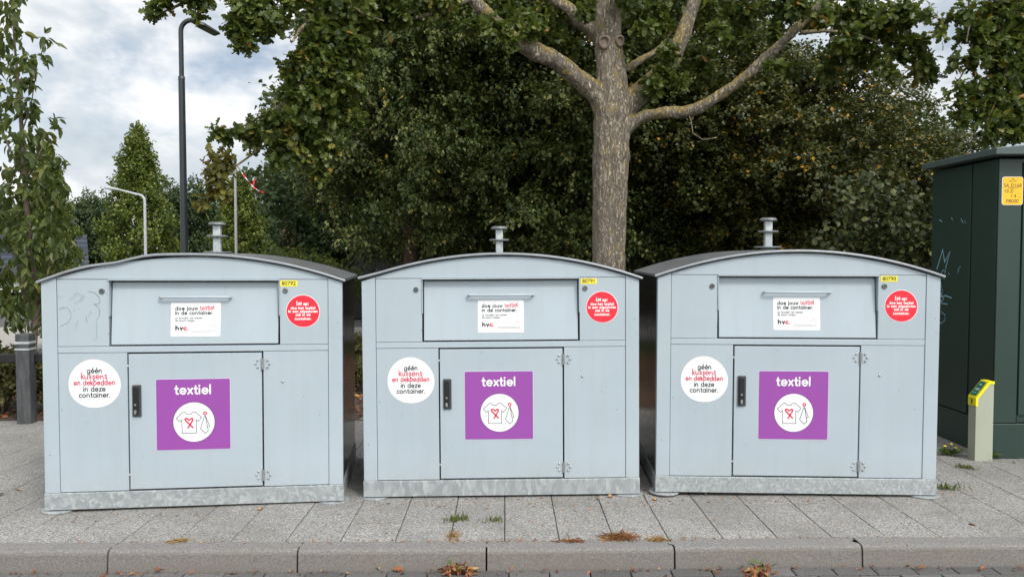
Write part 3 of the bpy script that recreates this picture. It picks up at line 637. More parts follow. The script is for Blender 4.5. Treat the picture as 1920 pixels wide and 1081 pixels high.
# ------------------------------------------------------------------ green transformer kiosk and gas marker
def build_kiosk():
    t = empty('transformer_kiosk', (3.665, 6.05, 0)); W = 2.3; D = .95
    tag(t, 'dark green metal transformer kiosk with overhanging roof and pale blue scrawl on its side', 'kiosk')
    b = MB(); b.box(.012, W, .012, D, .288, 2.29); b.build('body', M['green'], t, .004)
    b = MB(); b.box(0, W+.01, 0, D+.01, .012, .281); b.build('plinth', M['green'], t, .006)
    b = MB(); b.box(-.0, .172, -.004, .011, .286, 2.285); b.build('corner_panel', M['green'], t, .004)
    for k in range(2):
        b = MB(); b.box(.186+k*1.05, 1.225+k*1.05, -.004, .011, .345, 2.26); b.build('door', M['green'], t, .004)
    b = MB(); b.box(.176, .183, -.004, .011, .286, .34); b.build('sill_stop', M['green'], t)
    b = MB()
    for y0, y1 in ((.0, .34), (.344, D)): b.box(-.0, .0115, y0+.02, y1-.002, .29, 2.285)
    b.build('side_panel', M['green'], t, .002)
    r = MB(); pr = [(-.09, 2.305), (W+.1, 2.305), (W+.1, 2.355), (W/2, 2.475), (-.09, 2.355)]
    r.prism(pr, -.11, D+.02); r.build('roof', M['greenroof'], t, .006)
    s = Sheet([M['tagblue']]); y = -.0012     # scrawl on the left side: sheet turned to face -x
    kx = lambda px: -(at(px, 500, 7).x) ; pts = lambda q: [side_pt(a, c_) for a, c_ in q]
    def side_pt(px, py):
        Yd = 3.665/((px-960)/F_PX)                       # distance of the side face seen at that column
        return (-(Yd-6.05), at(px, py, Yd).z)
    for q, w in (([(1757, 504), (1767, 468), (1771, 491), (1781, 471), (1773, 503)], .016), ([(1762, 520), (1768, 506), (1773, 508), (1770, 522)], .010), ([(1763, 524), (1768, 545), (1766, 555)], .010),
                 ([(1763, 548), (1771, 560), (1762, 568)], .012), ([(1764, 556), (1774, 554), (1785, 558)], .014), ([(1765, 562), (1767, 568), (1778, 570)], .012), ([(1766, 584), (1774, 590), (1774, 600), (1766, 606), (1760, 604)], .009),
                 ([(1796, 512), (1798, 502), (1801, 500)], .008), ([(1760, 412), (1764, 415)], .012), ([(1782, 408), (1784, 412)], .010), ([(1800, 410), (1804, 418)], .009), ([(1779, 512), (1780, 515)], .010), ([(1807, 414), (1809, 419)], .006)):
        s.stroke(pts(q), w*.8, 0, y)
    s.build('blue_scrawl', t, (0, 0, 0), (0, 0, -math.pi/2))
    n = Sheet([M['amber'], M['ink'], M['white']]); n.plate(rrect(.062, .220, 1.938, 2.150, .018), 2, -.0075, .003); n.plate(rrect(.066, .217, 1.941, 2.147, .017), 0, -.0085, .001); Y = -.0093
    cx = .141; n.font('Gas', cx, 2.128, .016, 1, Y, 'CENTER'); n.font('Den 107', cx, 2.112, .016, 1, Y, 'CENTER')
    n.font('SA', .074, 2.073, .036, 1, Y); n.font('D168', .209, 2.073, .036, 1, Y, 'RIGHT'); n.stroke([(.105, 2.066), (.180, 2.066)], .003, 1, Y); n.stroke([(.143, 2.064), (.143, 2.03)], .003, 1, Y-.0002)
    n.font('10.2', .138, 2.031, .036, 1, Y, 'RIGHT'); n.font('.', .182, 2.031, .036, 1, Y); n.font('1.4', .170, 1.995, .036, 1, Y, 'RIGHT'); n.font('-', .190, 1.990, .036, 1, Y); n.font('P8000', cx, 1.955, .038, 1, Y, 'CENTER')
    n.build('yellow_plate', t, (-.041, 0, 0))
build_kiosk()
def build_gas_post():
    t = empty('gas_marker_post', (3.488, 5.975, 0)); tag(t, 'sage grey gas marker post with slanted yellow cap beside the green kiosk', 'marker post')
    b = MB(); prof = [(.0, 0), (.134, 0), (.134, .607), (.095, .607), (.0, .482)]; b.prism(prof, 0, .098); b.build('post_body', M['sage'], t, .003)
    c = MB(); c.prism([(-.004, .425), (.014, .425), (.014, .482), (.102, .594), (.137, .594), (.137, .615), (.092, .615), (-.004, .490)], -.004, .102); cap = c.build('yellow_cap', M['gasyellow'], t, .003)
    p = Sheet([M['platgreen'], M['white'], M['ink']])
    # plate on the slanted face: local x runs up the slope in plan, built flat then turned
    import mathutils
    s = MB(); a, z0, b_, z1 = .004, .5035, .084, .6075; nrm = Vector((-(z1-z0), 0, b_-a)).normalized()*.003
    def sl(u, v, k=1): x = a+(b_-a)*u; z = z0+(z1-z0)*u; return (x+nrm.x*k, .008+.082*v, z+nrm.z*k)
    def quad(u0, u1, v0, v1, m, k): s.add([sl(u0, v0, k), sl(u0, v1, k), sl(u1, v1, k), sl(u1, v0, k)], [(0, 3, 2, 1)], m)
    quad(.02, .98, .04, .96, 0, 1.0)
    for u, v0, v1 in ((.80, .35, .62), (.74, .33, .66), (.48, .25, .80), (.40, .22, .78), (.20, .25, .42), (.20, .50, .72)): quad(u-.018, u+.018, 1-v1, 1-v0, 1, 1.2)
    quad(.60, .66, .2, .6, 1, 1.2) if False else None
    s.build('green_plate', [M['platgreen'], M['white']], cap)
    f = MB(); f.box(-.0052, -.0045, .040, .056, .440, .476, 0); f.build('flame_mark', M['ink'], cap)
build_gas_post()

# ------------------------------------------------------------------ street lamps, flagpole, tape, bollard fence
def build_lamp():
    p0 = at(343, 300, 15); x = p0.x; Y = 15.
    t = empty('street_lamp', (x, Y, 0)); tag(t, 'tall anthracite street lamp with flat angled head rising behind the clothes bank numbered 80792', 'street lamp')
    b = MB(); top = at(343, 38, Y).z; zs = at(343, 150, Y).z
    b.tube([(0, 0, 0), (0, 0, zs)], [.070, .058], 16); b.tube([(0, 0, zs-.0), (0, 0, zs+.06), (0, 0, zs+.07)], [.061, .061, .045], 16)
    r = .20; pts = [(0, 0, zs+.05), (0, 0, top-r)]+[(r-r*math.cos(R(a)), -.0, top-r+r*math.sin(R(a))) for a in range(15, 91, 15)]+[(.25, 0, top-.012), (.32, 0, top-.05)]
    b.tube(pts, .044, 14); b.build('pole', M['anthracite'], t)
    h = MB(); L_ = Vector((.23, .42, -.085)); W_ = Vector((.175, -.12, .012)); up = Vector((0, 0, 1)); o = Vector((.30, .0, top-.075))
    out_ = [(0, .25), (0, .75), (.18, 1), (.95, 1), (1, .9), (1, .1), (.95, 0), (.18, 0)]
    vs = [o+L_*a+W_*(c-.5) for a, c in out_]+[o+L_*a+W_*(c-.5)*.8+up*(.055 if a < .3 else .03) for a, c in out_]; n = len(out_)
    h.add(vs, [tuple(range(n)), tuple(range(2*n-1, n-1, -1))]+[(i, i+n, (i+1) % n+n, (i+1) % n) for i in range(n)]); h.tube([Vector((.22, 0, top-.01)), o+L_*.12+up*.02], [.05, .045], 10)
    hd = h.build('lamp_head', M['black'], t)
    g_ = MB(); g_.add([o+L_*a+W_*(c-.5)-up*.004 for a, c in ((.3, .12), (.3, .88), (.9, .88), (.9, .12))], [(0, 1, 2, 3)]); g_.build('lamp_glass', M['glass'], hd)
build_lamp()
def build_lamp2():
    Y = 22.; p = at(272, 420, Y); top = at(272, 363, Y).z
    t = empty('street_lamp', (p.x, Y, 0)); tag(t, 'slender pale grey street lamp with long arm in front of the tallest conical tree', 'street lamp')
    b = MB(); r = .2; e = at(195, 352, Y)
    b.tube([(0, 0, 0), (0, 0, 1.4), (0, 0, top-r)]+[(-(r-r*math.cos(R(a))), 0, top-r+r*.9*math.sin(R(a))) for a in range(20, 91, 14)]+[(e.x-p.x+.4, 0, e.z-.05)], [.05, .042, .036]+[.033]*6+[.024], 10); b.build('pole', M['palepole'], t)
    h = MB(); h.tube([(e.x-p.x+.42, 0, e.z-.05), (e.x-p.x+.15, 0, e.z-.01), (e.x-p.x, 0, e.z+.01)], [.03, .05, .02], 10); h.build('lamp_head', M['palepole'], t)
build_lamp2()
def build_flagpole():
    Y = 18.; p = at(442, 400, Y); top = at(442, 302, Y).z
    t = empty('flagpole', (p.x, Y, 0)); tag(t, 'thin bare metal flagpole behind the lifting post of the container numbered 80792', 'pole')
    b = MB(); b.tube([(0, 0, 0), (0, 0, top)], [.036, .028], 12); b.build('shaft', M['alu'], t)
    c = MB(); c.lathe([(.031, top-.06), (.034, top-.05), (.034, top+.01), (.0, top+.03)], 12); c.build('pole_cap', M['black'], t)
    k = MB(); P = [at(a, c_, Y) for a, c_ in ((444, 309), (452, 322), (460, 333), (468, 343), (475, 350), (483, 357), (494, 361))]
    for i in range(len(P)-1):
        n_ = 3
        for j in range(n_):
            a_ = P[i].lerp(P[i+1], j/n_); b_ = P[i].lerp(P[i+1], (j+1)/n_); tw = math.sin((i*n_+j)*.9)*.016; tw2 = math.sin((i*n_+j+1)*.9)*.016
            k.add([a_+Vector((0, tw, -.016)), b_+Vector((0, tw2, -.016)), b_+Vector((0, -tw2, .016)), a_+Vector((0, -tw, .016))], [(0, 1, 2, 3)], (i*n_+j)//2 % 2)
    q = at(476, 331, Y); k.add([at(473, 348, Y), at(475, 338, Y), at(479, 335, Y), at(477, 346, Y)], [(0, 1, 2, 3)], 0)
    o = k.build('barrier_tape', [M['red'], M['white']]); o.modifiers.new('t', 'SOLIDIFY').thickness = .002; tag(o, 'red and white barrier tape strung from the flagpole top into the leaves', 'tape')
build_flagpole()
def build_bollard():
    p = at(51, 791, z=0); t = empty('rail_fence', (p.x, p.y, 0), (0, 0, R(4))); tag(t, 'charcoal post and rail fence with two white bands round the post top', 'fence')
    b = MB(); w = .063; h = .835
    b.box(-w, w, -w, w, -.1, h); post = b.build('post', M['post'], t, .012)
    for z, hh in ((.742, .022), (.685, .016)):
        k = MB(); k.box(-w-.002, w+.002, -w-.002, w+.002, z, z+hh); k.build('white_band', M['palepole'], post)
    for x0, x1 in ((-2.4, -w), (w, 2.2)):
        r = MB(); r.box(x0, x1, .02, .075, .56, .64); r.build('rail', M['black'], t, .008)
    q = MB(); q.box(-2.6, -2.4, -w, w, -.1, h); q.build('post', M['post'], t, .012)
build_bollard()

# ------------------------------------------------------------------ foliage
TEMPL = {
 'rhomb': (np.array([(0,0,0),(.42,.42,.10),(1,0,-.10),(.42,-.42,.10)]), np.array([(0,3,2),(0,2,1)])),
}
def strip(us, ws, fold, droop):
    v = []; f = []
    for u, w in zip(us, ws): v += [(u, 0, -droop*u*u), (u, w, fold*w-droop*u*u), (u, -w, fold*w-droop*u*u)]
    for i in range(len(us)-1):
        a = 3*i; f += [(a, a+3, a+4, a+1), (a, a+2, a+5, a+3)]
    return np.array(v, float), np.array(f)
TEMPL['oak'] = strip([0, .16, .30, .42, .55, .68, .82, 1.0], [.02, .07, .24, .12, .36, .17, .30, .03], .25, .18)
TEMPL['ovate'] = strip([0, .22, .5, .78, 1.0], [.01, .20, .25, .14, .0], .35, .30)
TEMPL['round'] = strip([0, .2, .5, .8, 1.0], [.02, .34, .42, .28, .04], .2, .15)
def unit(a): return a/np.maximum(np.linalg.norm(a, axis=1, keepdims=True), 1e-9)
def leaf_mesh(name, P, D, N, L, tone, kind, mat, wid=1.):
    tv, tf = TEMPL[kind]; D = unit(D); S = unit(np.cross(N, D)); N = np.cross(D, S); n = len(P)
    V = P[:, None, :]+L[:, None, None]*(tv[None, :, 0, None]*D[:, None, :]+wid*tv[None, :, 1, None]*S[:, None, :]+tv[None, :, 2, None]*N[:, None, :])
    Fc = (np.arange(n)[:, None, None]*len(tv)+tf[None]).reshape(-1, tf.shape[1])
    return np_mesh(name, V.reshape(-1, 3), Fc, np.repeat(tone, len(tf)), mat)
def rnd_unit(rng, n): return unit(rng.normal(size=(n, 3)))
def sprays(rng, C, outward, per, spread, length, droop, size, tone_lo=.1, tone_hi=.9, hot=.02, updown=.5, tight=.5, coh=0.):
    """C cluster centres; each grows a small twig of leaves"""
    n = len(C); c = np.repeat(C, per, 0); o = np.repeat(outward, per, 0); m = len(c)
    tw = unit(outward*.7+rnd_unit(rng, n)*.7+np.array([0, 0, -droop])); tw = np.repeat(tw, per, 0)
    tpos = np.tile(np.linspace(0, 1, per), n)[:, None]
    P = c+tw*tpos*length+rnd_unit(rng, m)*spread*rng.random((m, 1))**.5
    D = tw*.5+rnd_unit(rng, m)*tight*1.2+np.array([0, 0, -droop*.6]); N = rnd_unit(rng, m)*(.6-.2*coh)+np.array([0, 0, updown])+o*(.35+coh)
    base = np.repeat(rng.normal(0, .13, n), per); tone = np.clip(rng.beta(2.2, 2.6, m)*(tone_hi-tone_lo)+tone_lo+base, 0, .9)
    h = rng.random(m) < hot; tone[h] = rng.uniform(.93, 1, h.sum())
    clus = np.repeat(rng.random(n) < hot*.7, per); tone[clus] = np.clip(tone[clus]+.45, 0, 1)
    L = size*rng.uniform(.65, 1.15, m); return P, D, N, L, tone
def lumps_crown(rng, lumps, n_clusters, shell=.55, under=.25):
    """lumps: rows of x y z rx ry rz; cluster centres near the lumps' surfaces"""
    lumps = np.asarray(lumps, float); w = (lumps[:, 3]*lumps[:, 4]+lumps[:, 3]*lumps[:, 5]); idx = rng.choice(len(lumps), n_clusters, p=w/w.sum())
    d = rnd_unit(rng, n_clusters); d[:, 2] = np.where(rng.random(n_clusters) < under, -np.abs(d[:, 2]), np.abs(d[:, 2]) if under < .2 else d[:, 2]); d = unit(d)
    r = 1-(1-shell)*rng.random((n_clusters, 1))**1.6
    return lumps[idx, :3]+d*lumps[idx, 3:6]*r, d
def crown_lumps(rng, n, c, rad, lr, bottom=-1.):
    out = []
    while len(out) < n:
        d = rnd_unit(rng, 1)[0]
        if d[2] < bottom: continue
        k = rng.uniform(.45, 1.0); r = rng.uniform(*lr)
        out.append((c[0]+d[0]*rad[0]*k, c[1]+d[1]*rad[1]*k, c[2]+d[2]*rad[2]*k, r, r, r*.72))
    return out
def branchy(mb, rng, base, tips, r0, r1=.008, sag=.12, n=7):
    for tp in tips:
        a = Vector(base); b_ = Vector(tp); P = []; 
        for i in range(n+1):
            u = i/n; q = a.lerp(b_, u); q.z += (b_-a).length*.16*math.sin(math.pi*u*.9)*(1 if b_.z < a.z+1 else .3)
            q += Vector(rng.normal(0, .03, 3))*(1 if 0 < i < n else 0); P.append(q)
        mb.tube(P, [r0+(r1-r0)*(i/n)**.7 for i in range(n+1)], 6, caps=False)

# --- lindens behind (three shapes, several trees)
def linden_proto(seed, mat, h=8.2, rad=2.1, n=8200, low=1.0, hot=.006, tl=.1, th=.8):
    rng = np.random.default_rng(seed); zc = (h+low)/2
    lm = crown_lumps(rng, 190, (0, 0, zc), (rad*1.1, rad*1.1, (h-low)/2*1.04), (.26, .52))
    C, d = lumps_crown(rng, lm, n, .6, .12)
    P, D, N, L, T = sprays(rng, C, d, 16, .075, .29, .42, .074, tl, th, hot, .9, .62, coh=.45)
    cm = leaf_mesh('crown', P, D, N, L, T, 'rhomb', mat, .95)
    tb = MB(); tb.tube([(0, 0, -.1), (.02, 0, .4), (.0, .02, 2.2), (.05, 0, 4.6), (.02, .02, h*.88)], [.20, .165, .135, .09, .02], 12, caps=False)
    for _ in range(16):
        z = rng.uniform(1.6, h*.7); a = rng.uniform(0, 6.28); tb_tip = (math.cos(a)*rad*.85, math.sin(a)*rad*.85, z+rng.uniform(-.3, .9)); branchy(tb, rng, (0, 0, z), [tb_tip], .04)
    me = tb.build('trunk', M['bark3']); mm = me.data; bpy.data.objects.remove(me); return cm, mm
def plant(name, label, cat, group, cm, tm, loc, rz, s=(1, 1, 1)):
    t = empty(name, loc, (0, 0, rz)); t.scale = s; tag(t, label, cat, group); link('crown', cm, t)
    if tm: link('trunk', tm, t)
    return t
LA = linden_proto(11, M['linden']); LB = linden_proto(12, M['linden'], 8.6, 2.0); LC = linden_proto(13, M['autumn'], 6.2, 2.0, 7600, .9, .02, .15, .85)
def X(px, Y): return at(px, 480, Y).x
for nm, lab, pr, px, Y, rz, s in (
    ('linden_tree', 'dark green linden at the left end of the tree row, next to the flagpole', LA, 770, 13.2, .3, (.86, .86, 1.)),
    ('linden_tree', 'dark linden with brown trunk showing behind the middle container', LB, 886, 14.6, 1.9, (1.05, 1.05, 1.05)),
    ('linden_tree', 'dark linden standing right behind the big oak trunk', LA, 1080, 13.6, 3.6, (1.02, 1., 1.0)),
    ('linden_tree', 'dark green linden under the long low oak branch', LB, 1285, 14.2, 4.4, (.95, .95, .72)),
    ('turning_tree', 'yellowing tree behind the container numbered 80790', LC, 1450, 13.2, .8, (1., 1., .86)),
    ('turning_tree', 'orange flecked tree next to the leafy hedge behind the kiosk', LC, 1625, 14.0, 2.9, (1.0, 1.0, .68)),
    ): plant(nm, lab, 'tree', 'trees in the row behind the containers', pr[0], pr[1], (X(px, Y), Y, 0), rz, s)
# --- far dark trees
def far_proto(seed, h=7., rad=2.3, n=2600, mat='farleaf', low=.3):
    rng = np.random.default_rng(seed); lm = crown_lumps(rng, 44, (0, 0, (h+low)/2), (rad*.85, rad*.85, (h-low)/2*.92), (.45, .9))
    C, d = lumps_crown(rng, lm, n, .4); P, D, N, L, T = sprays(rng, C, d, 9, .18, .35, .15, .17, .1, .85, .0, .5, .7)
    cm = leaf_mesh('crown', P, D, N, L, T, 'rhomb', M[mat]); tb = MB(); tb.tube([(0, 0, -.2), (0, 0, 3), (0, 0, h*.8)], [.2, .13, .03], 8); o = tb.build('trunk', M['bark3']); mm = o.data; bpy.data.objects.remove(o); return cm, mm
FA = far_proto(21); FB = far_proto(22, 6.6, 2.6)
for lab, pr, px, Y, topy, wpx in (
    ('dark bushy tree far behind the young street tree', FA, 20, 40, 372, 150), ('dark round tree behind the pale lamp arm', FB, 168, 42, 322, 118), ('dark tree directly behind the tall street lamp', FA, 352, 40, 322, 140),
    ('dark tree far behind the flagpole', FB, 500, 44, 338, 150), ('dark tree between the tall lamp and the flagpole', FB, 425, 48, 350, 120)):
    top = at(px, topy, Y).z; w = wpx/F_PX*Y; plant('far_tree', lab, 'tree', 'dark trees in the distance', pr[0], pr[1], (X(px, Y), Y, 0), px*.37, (w/4.6, w/4.6, top/7.))
for lab, pr, px, Y, topy, wpx in (
    ('dark tree seen through the lindens behind the middle container', FA, 640, 21, 110, 360), ('dark tree deep behind the linden trunk', FB, 880, 22, 60, 360), ('dark tree in the shade behind the oak trunk', FA, 1120, 22, 60, 380),
    ('dark tree deep behind the low oak branch', FB, 1370, 23, 170, 360), ('blue green tree below the gap of open sky', FA, 1680, 20, 182, 330), ('dark tree peeping over the kiosk roof', FB, 1880, 22, 215, 330), ('dark tree deep behind the yellowing tree', FB, 1530, 23, 205, 300)):
    top = at(px, topy, Y).z; w = wpx/F_PX*Y; plant('far_tree', lab, 'tree', 'dark trees behind the row', pr[0], pr[1], (X(px, Y), Y, 0), px*.37, (w/4.6, w/4.6, top/7.))
# --- conical hornbeams
def cone_proto(seed, n=3000):
    rng = np.random.default_rng(seed); z = rng.beta(1.15, 1.5, n); zz = .25+z*5.4
    prof = np.interp(z, [0, .08, .3, .55, .75, .9, 1.], [.75, 1.0, .98, .70, .46, .25, .05]); a = rng.uniform(0, 2*math.pi, n); lump = 1+.22*np.sin(a*5+zz*3.1)+.20*np.sin(a*3-zz*5.3)+.1*np.sin(zz*9+a*2)
    r = prof*lump*(1-.5*rng.random(n)**2); C = np.stack([np.cos(a)*r, np.sin(a)*r, zz], 1); d = unit(np.stack([np.cos(a), np.sin(a), .9+0*a], 1))
    P, D, N, L, T = sprays(rng, C, d, 9, .10, .22, -.5, .105, .15, .9, .0, .4, .55); cm = leaf_mesh('crown', P, D, N, L, T, 'rhomb', M['hornbeam'])
    tb = MB(); tb.tube([(0, 0, -.1), (0, 0, 4.6)], [.09, .015], 8); o = tb.build('trunk', M['bark3']); mm = o.data; bpy.data.objects.remove(o); return cm, mm
CO = cone_proto(31)
for lab, px, Y, topy, w in (('tall conical hornbeam between the two street lamps', 262, 26, 236, 122), ('conical hornbeam half hidden behind the young street tree', 92, 24, 268, 90), ('small conical hornbeam behind the flagpole', 452, 27, 322, 104)):
    plant('conical_tree', lab, 'tree', 'conical hornbeams', CO[0], CO[1], (X(px, Y), Y, 0), px*.7, (w/F_PX*Y/2.15,)*2+(at(px, topy, Y).z/5.75,))
# --- hornbeam hedge, lime shrub, low shrubs
def build_hedge():
    rng = np.random.default_rng(41); n = 2600; C = np.stack([rng.uniform(0, 4.6, n), rng.uniform(0, .9, n)**1, rng.uniform(.1, 2.35, n)], 1); C[: n*2//3, 1] = rng.uniform(0, .25, n*2//3)
    C[:, 1] += .12*np.sin(C[:, 0]*4)+.1*np.sin(C[:, 2]*5+C[:, 0]*2); C[:, 2] *= 1+.05*np.sin(C[:, 0]*5)
    d = np.tile(np.array([[0, -.8, .4]]), (n, 1)); P, D, N, L, T = sprays(rng, C, d, 10, .12, .20, .5, .070, .05, .95, .012, .3, .6)
    t = empty('beech_hedge', (3.55, 8.6, 0)); tag(t, 'dark leafy hedge of broad leaves behind the green kiosk', 'hedge'); link('foliage', leaf_mesh('foliage', P, D, N, L, T, 'round', M['hedge']), t)
    st = MB()
    for k in range(9): st.tube([(.3+k*.5, .5, -.05), (.32+k*.5, .5, 1.2), (.28+k*.5, .45, 2.1)], [.03, .022, .008], 6)
    st.build('stem', M['bark3'], t)
build_hedge()
def bush_proto(seed, mat, n, rad, h, size, kind='rhomb'):
    rng = np.random.default_rng(seed); lm = crown_lumps(rng, 14, (0, 0, h*.5), (rad*.7, rad*.7, h*.38), (rad*.3, rad*.5), -.8); C, d = lumps_crown(rng, lm, n, .4); C[:, 2] = np.abs(C[:, 2])
    P, D, N, L, T = sprays(rng, C, d, 8, size*.9, size*2.2, -.1, size, .1, .95, .01, .5, .7); cm = leaf_mesh('foliage', P, D, N, L, T, kind, M[mat])
    tb = MB()
    for k in range(6):
        a = k*1.05; tb.tube([(.03*math.cos(a), .03*math.sin(a), -.03), (rad*.3*math.cos(a), rad*.3*math.sin(a), h*.45), (rad*.55*math.cos(a), rad*.55*math.sin(a), h*.8)], [.016, .011, .004], 6)
    o = tb.build('stem', M['bark3']); mm = o.data; bpy.data.objects.remove(o); return cm, mm
B1 = bush_proto(51, 'shrub', 700, 1.0, 2.0, .085); B2 = bush_proto(52, 'shrub2', 420, .42, .62, .045)
def bush(name, lab, grp, pr, loc, rz, s=1.):
    t = empty(name, loc, (0, 0, rz)); t.scale = (s, s, s); tag(t, lab, 'shrub', grp); link('foliage', pr[0], t); link('stem', pr[1], t); return t
for lab, px, Y, s in (('lime green shrub left of the linden row, beside the flagpole', 545, 15.5, .95), ('lime green shrub right behind the container roof numbered 80792', 600, 14.9, .82)): bush('lime_shrub', lab, 'lime green shrubs', B1, (X(px, Y), Y, 0), px, s)
bush('lime_shrub', 'yellow green bush behind the foot of the young street tree', 'lime green shrubs', B1, (X(112, 13.5), 13.5, 0), 1., .60)
rng = np.random.default_rng(7)
for k, x in enumerate((-6.05, -5.55, -5.08, -4.62, -4.15, -3.6)): bush('low_shrub', 'low brownish green shrub growing under the charcoal rail', 'low shrubs under the rail', B2, (x, 8.0+.12*math.sin(k*2.3), 0), k*1.3, rng.uniform(.9, 1.15))
for lab, x, y, s in (('small brownish shrub seen through the gap left of the middle container', -1.78, 9.2, .62), ('smaller brown green shrub further back in the same gap', -2.25, 11.0, .8)): bush('low_shrub', lab, 'low shrubs in the bed', B2, (x, y, 0), x, s)

# --- the oak
OX, OY = at(1141, 480, 9.6).x, 9.6
def wood(name, limbs, voxel, mat, parent, disp=.016):
    mb = MB()
    for pts, rad in limbs:
        P = [Vector(p) for p in pts]; Q = []; rr = []
        for i in range(len(P)-1):
            p0, p1, p2, p3 = P[max(i-1, 0)], P[i], P[i+1], P[min(i+2, len(P)-1)]
            for k in range(5):
                u = k/5; Q.append(.5*((2*p1)+(p2-p0)*u+(2*p0-5*p1+4*p2-p3)*u*u+(3*p1-p0-3*p2+p3)*u**3)); rr.append(rad[i]+(rad[i+1]-rad[i])*u)
        Q.append(P[-1]); rr.append(rad[-1]); mb.tube(Q, rr, 14)
    o = mb.build(name, mat, parent)
    md = o.modifiers.new('r', 'REMESH'); md.mode = 'VOXEL'; md.voxel_size = voxel; md.use_smooth_shade = True
    sm = o.modifiers.new('s', 'SMOOTH'); sm.iterations = 4; sm.factor = .5
    dg = bpy.context.evaluated_depsgraph_get(); me = bpy.data.meshes.new_from_object(o.evaluated_get(dg)); o.modifiers.clear(); o.data = me; me.name = name
    nv = len(me.vertices); co = np.empty(nv*3, np.float32); me.vertices.foreach_get('co', co); co = co.reshape(-1, 3); no = np.empty(nv*3, np.float32); me.vertex_normals.foreach_get('vector', no); no = no.reshape(-1, 3)
    d = np.array([mnoise.noise((c[0]*22, c[1]*22, c[2]*6))*.55+mnoise.noise((c[0]*5, c[1]*5, c[2]*4))*.7+mnoise.noise((c[0]*55, c[1]*55, c[2]*16))*.3 for c in co.tolist()], np.float32)
    co = co+no*d[:, None]*disp; me.vertices.foreach_set('co', co.ravel()); me.update()
    if not me.materials: me.materials.append(mat)
    me.polygons.foreach_set('use_smooth', np.ones(len(me.polygons), bool)); return o
def rel(px, py, Y, o): q = at(px, py, Y); return (q.x-o[0], q.y-o[1], q.z)
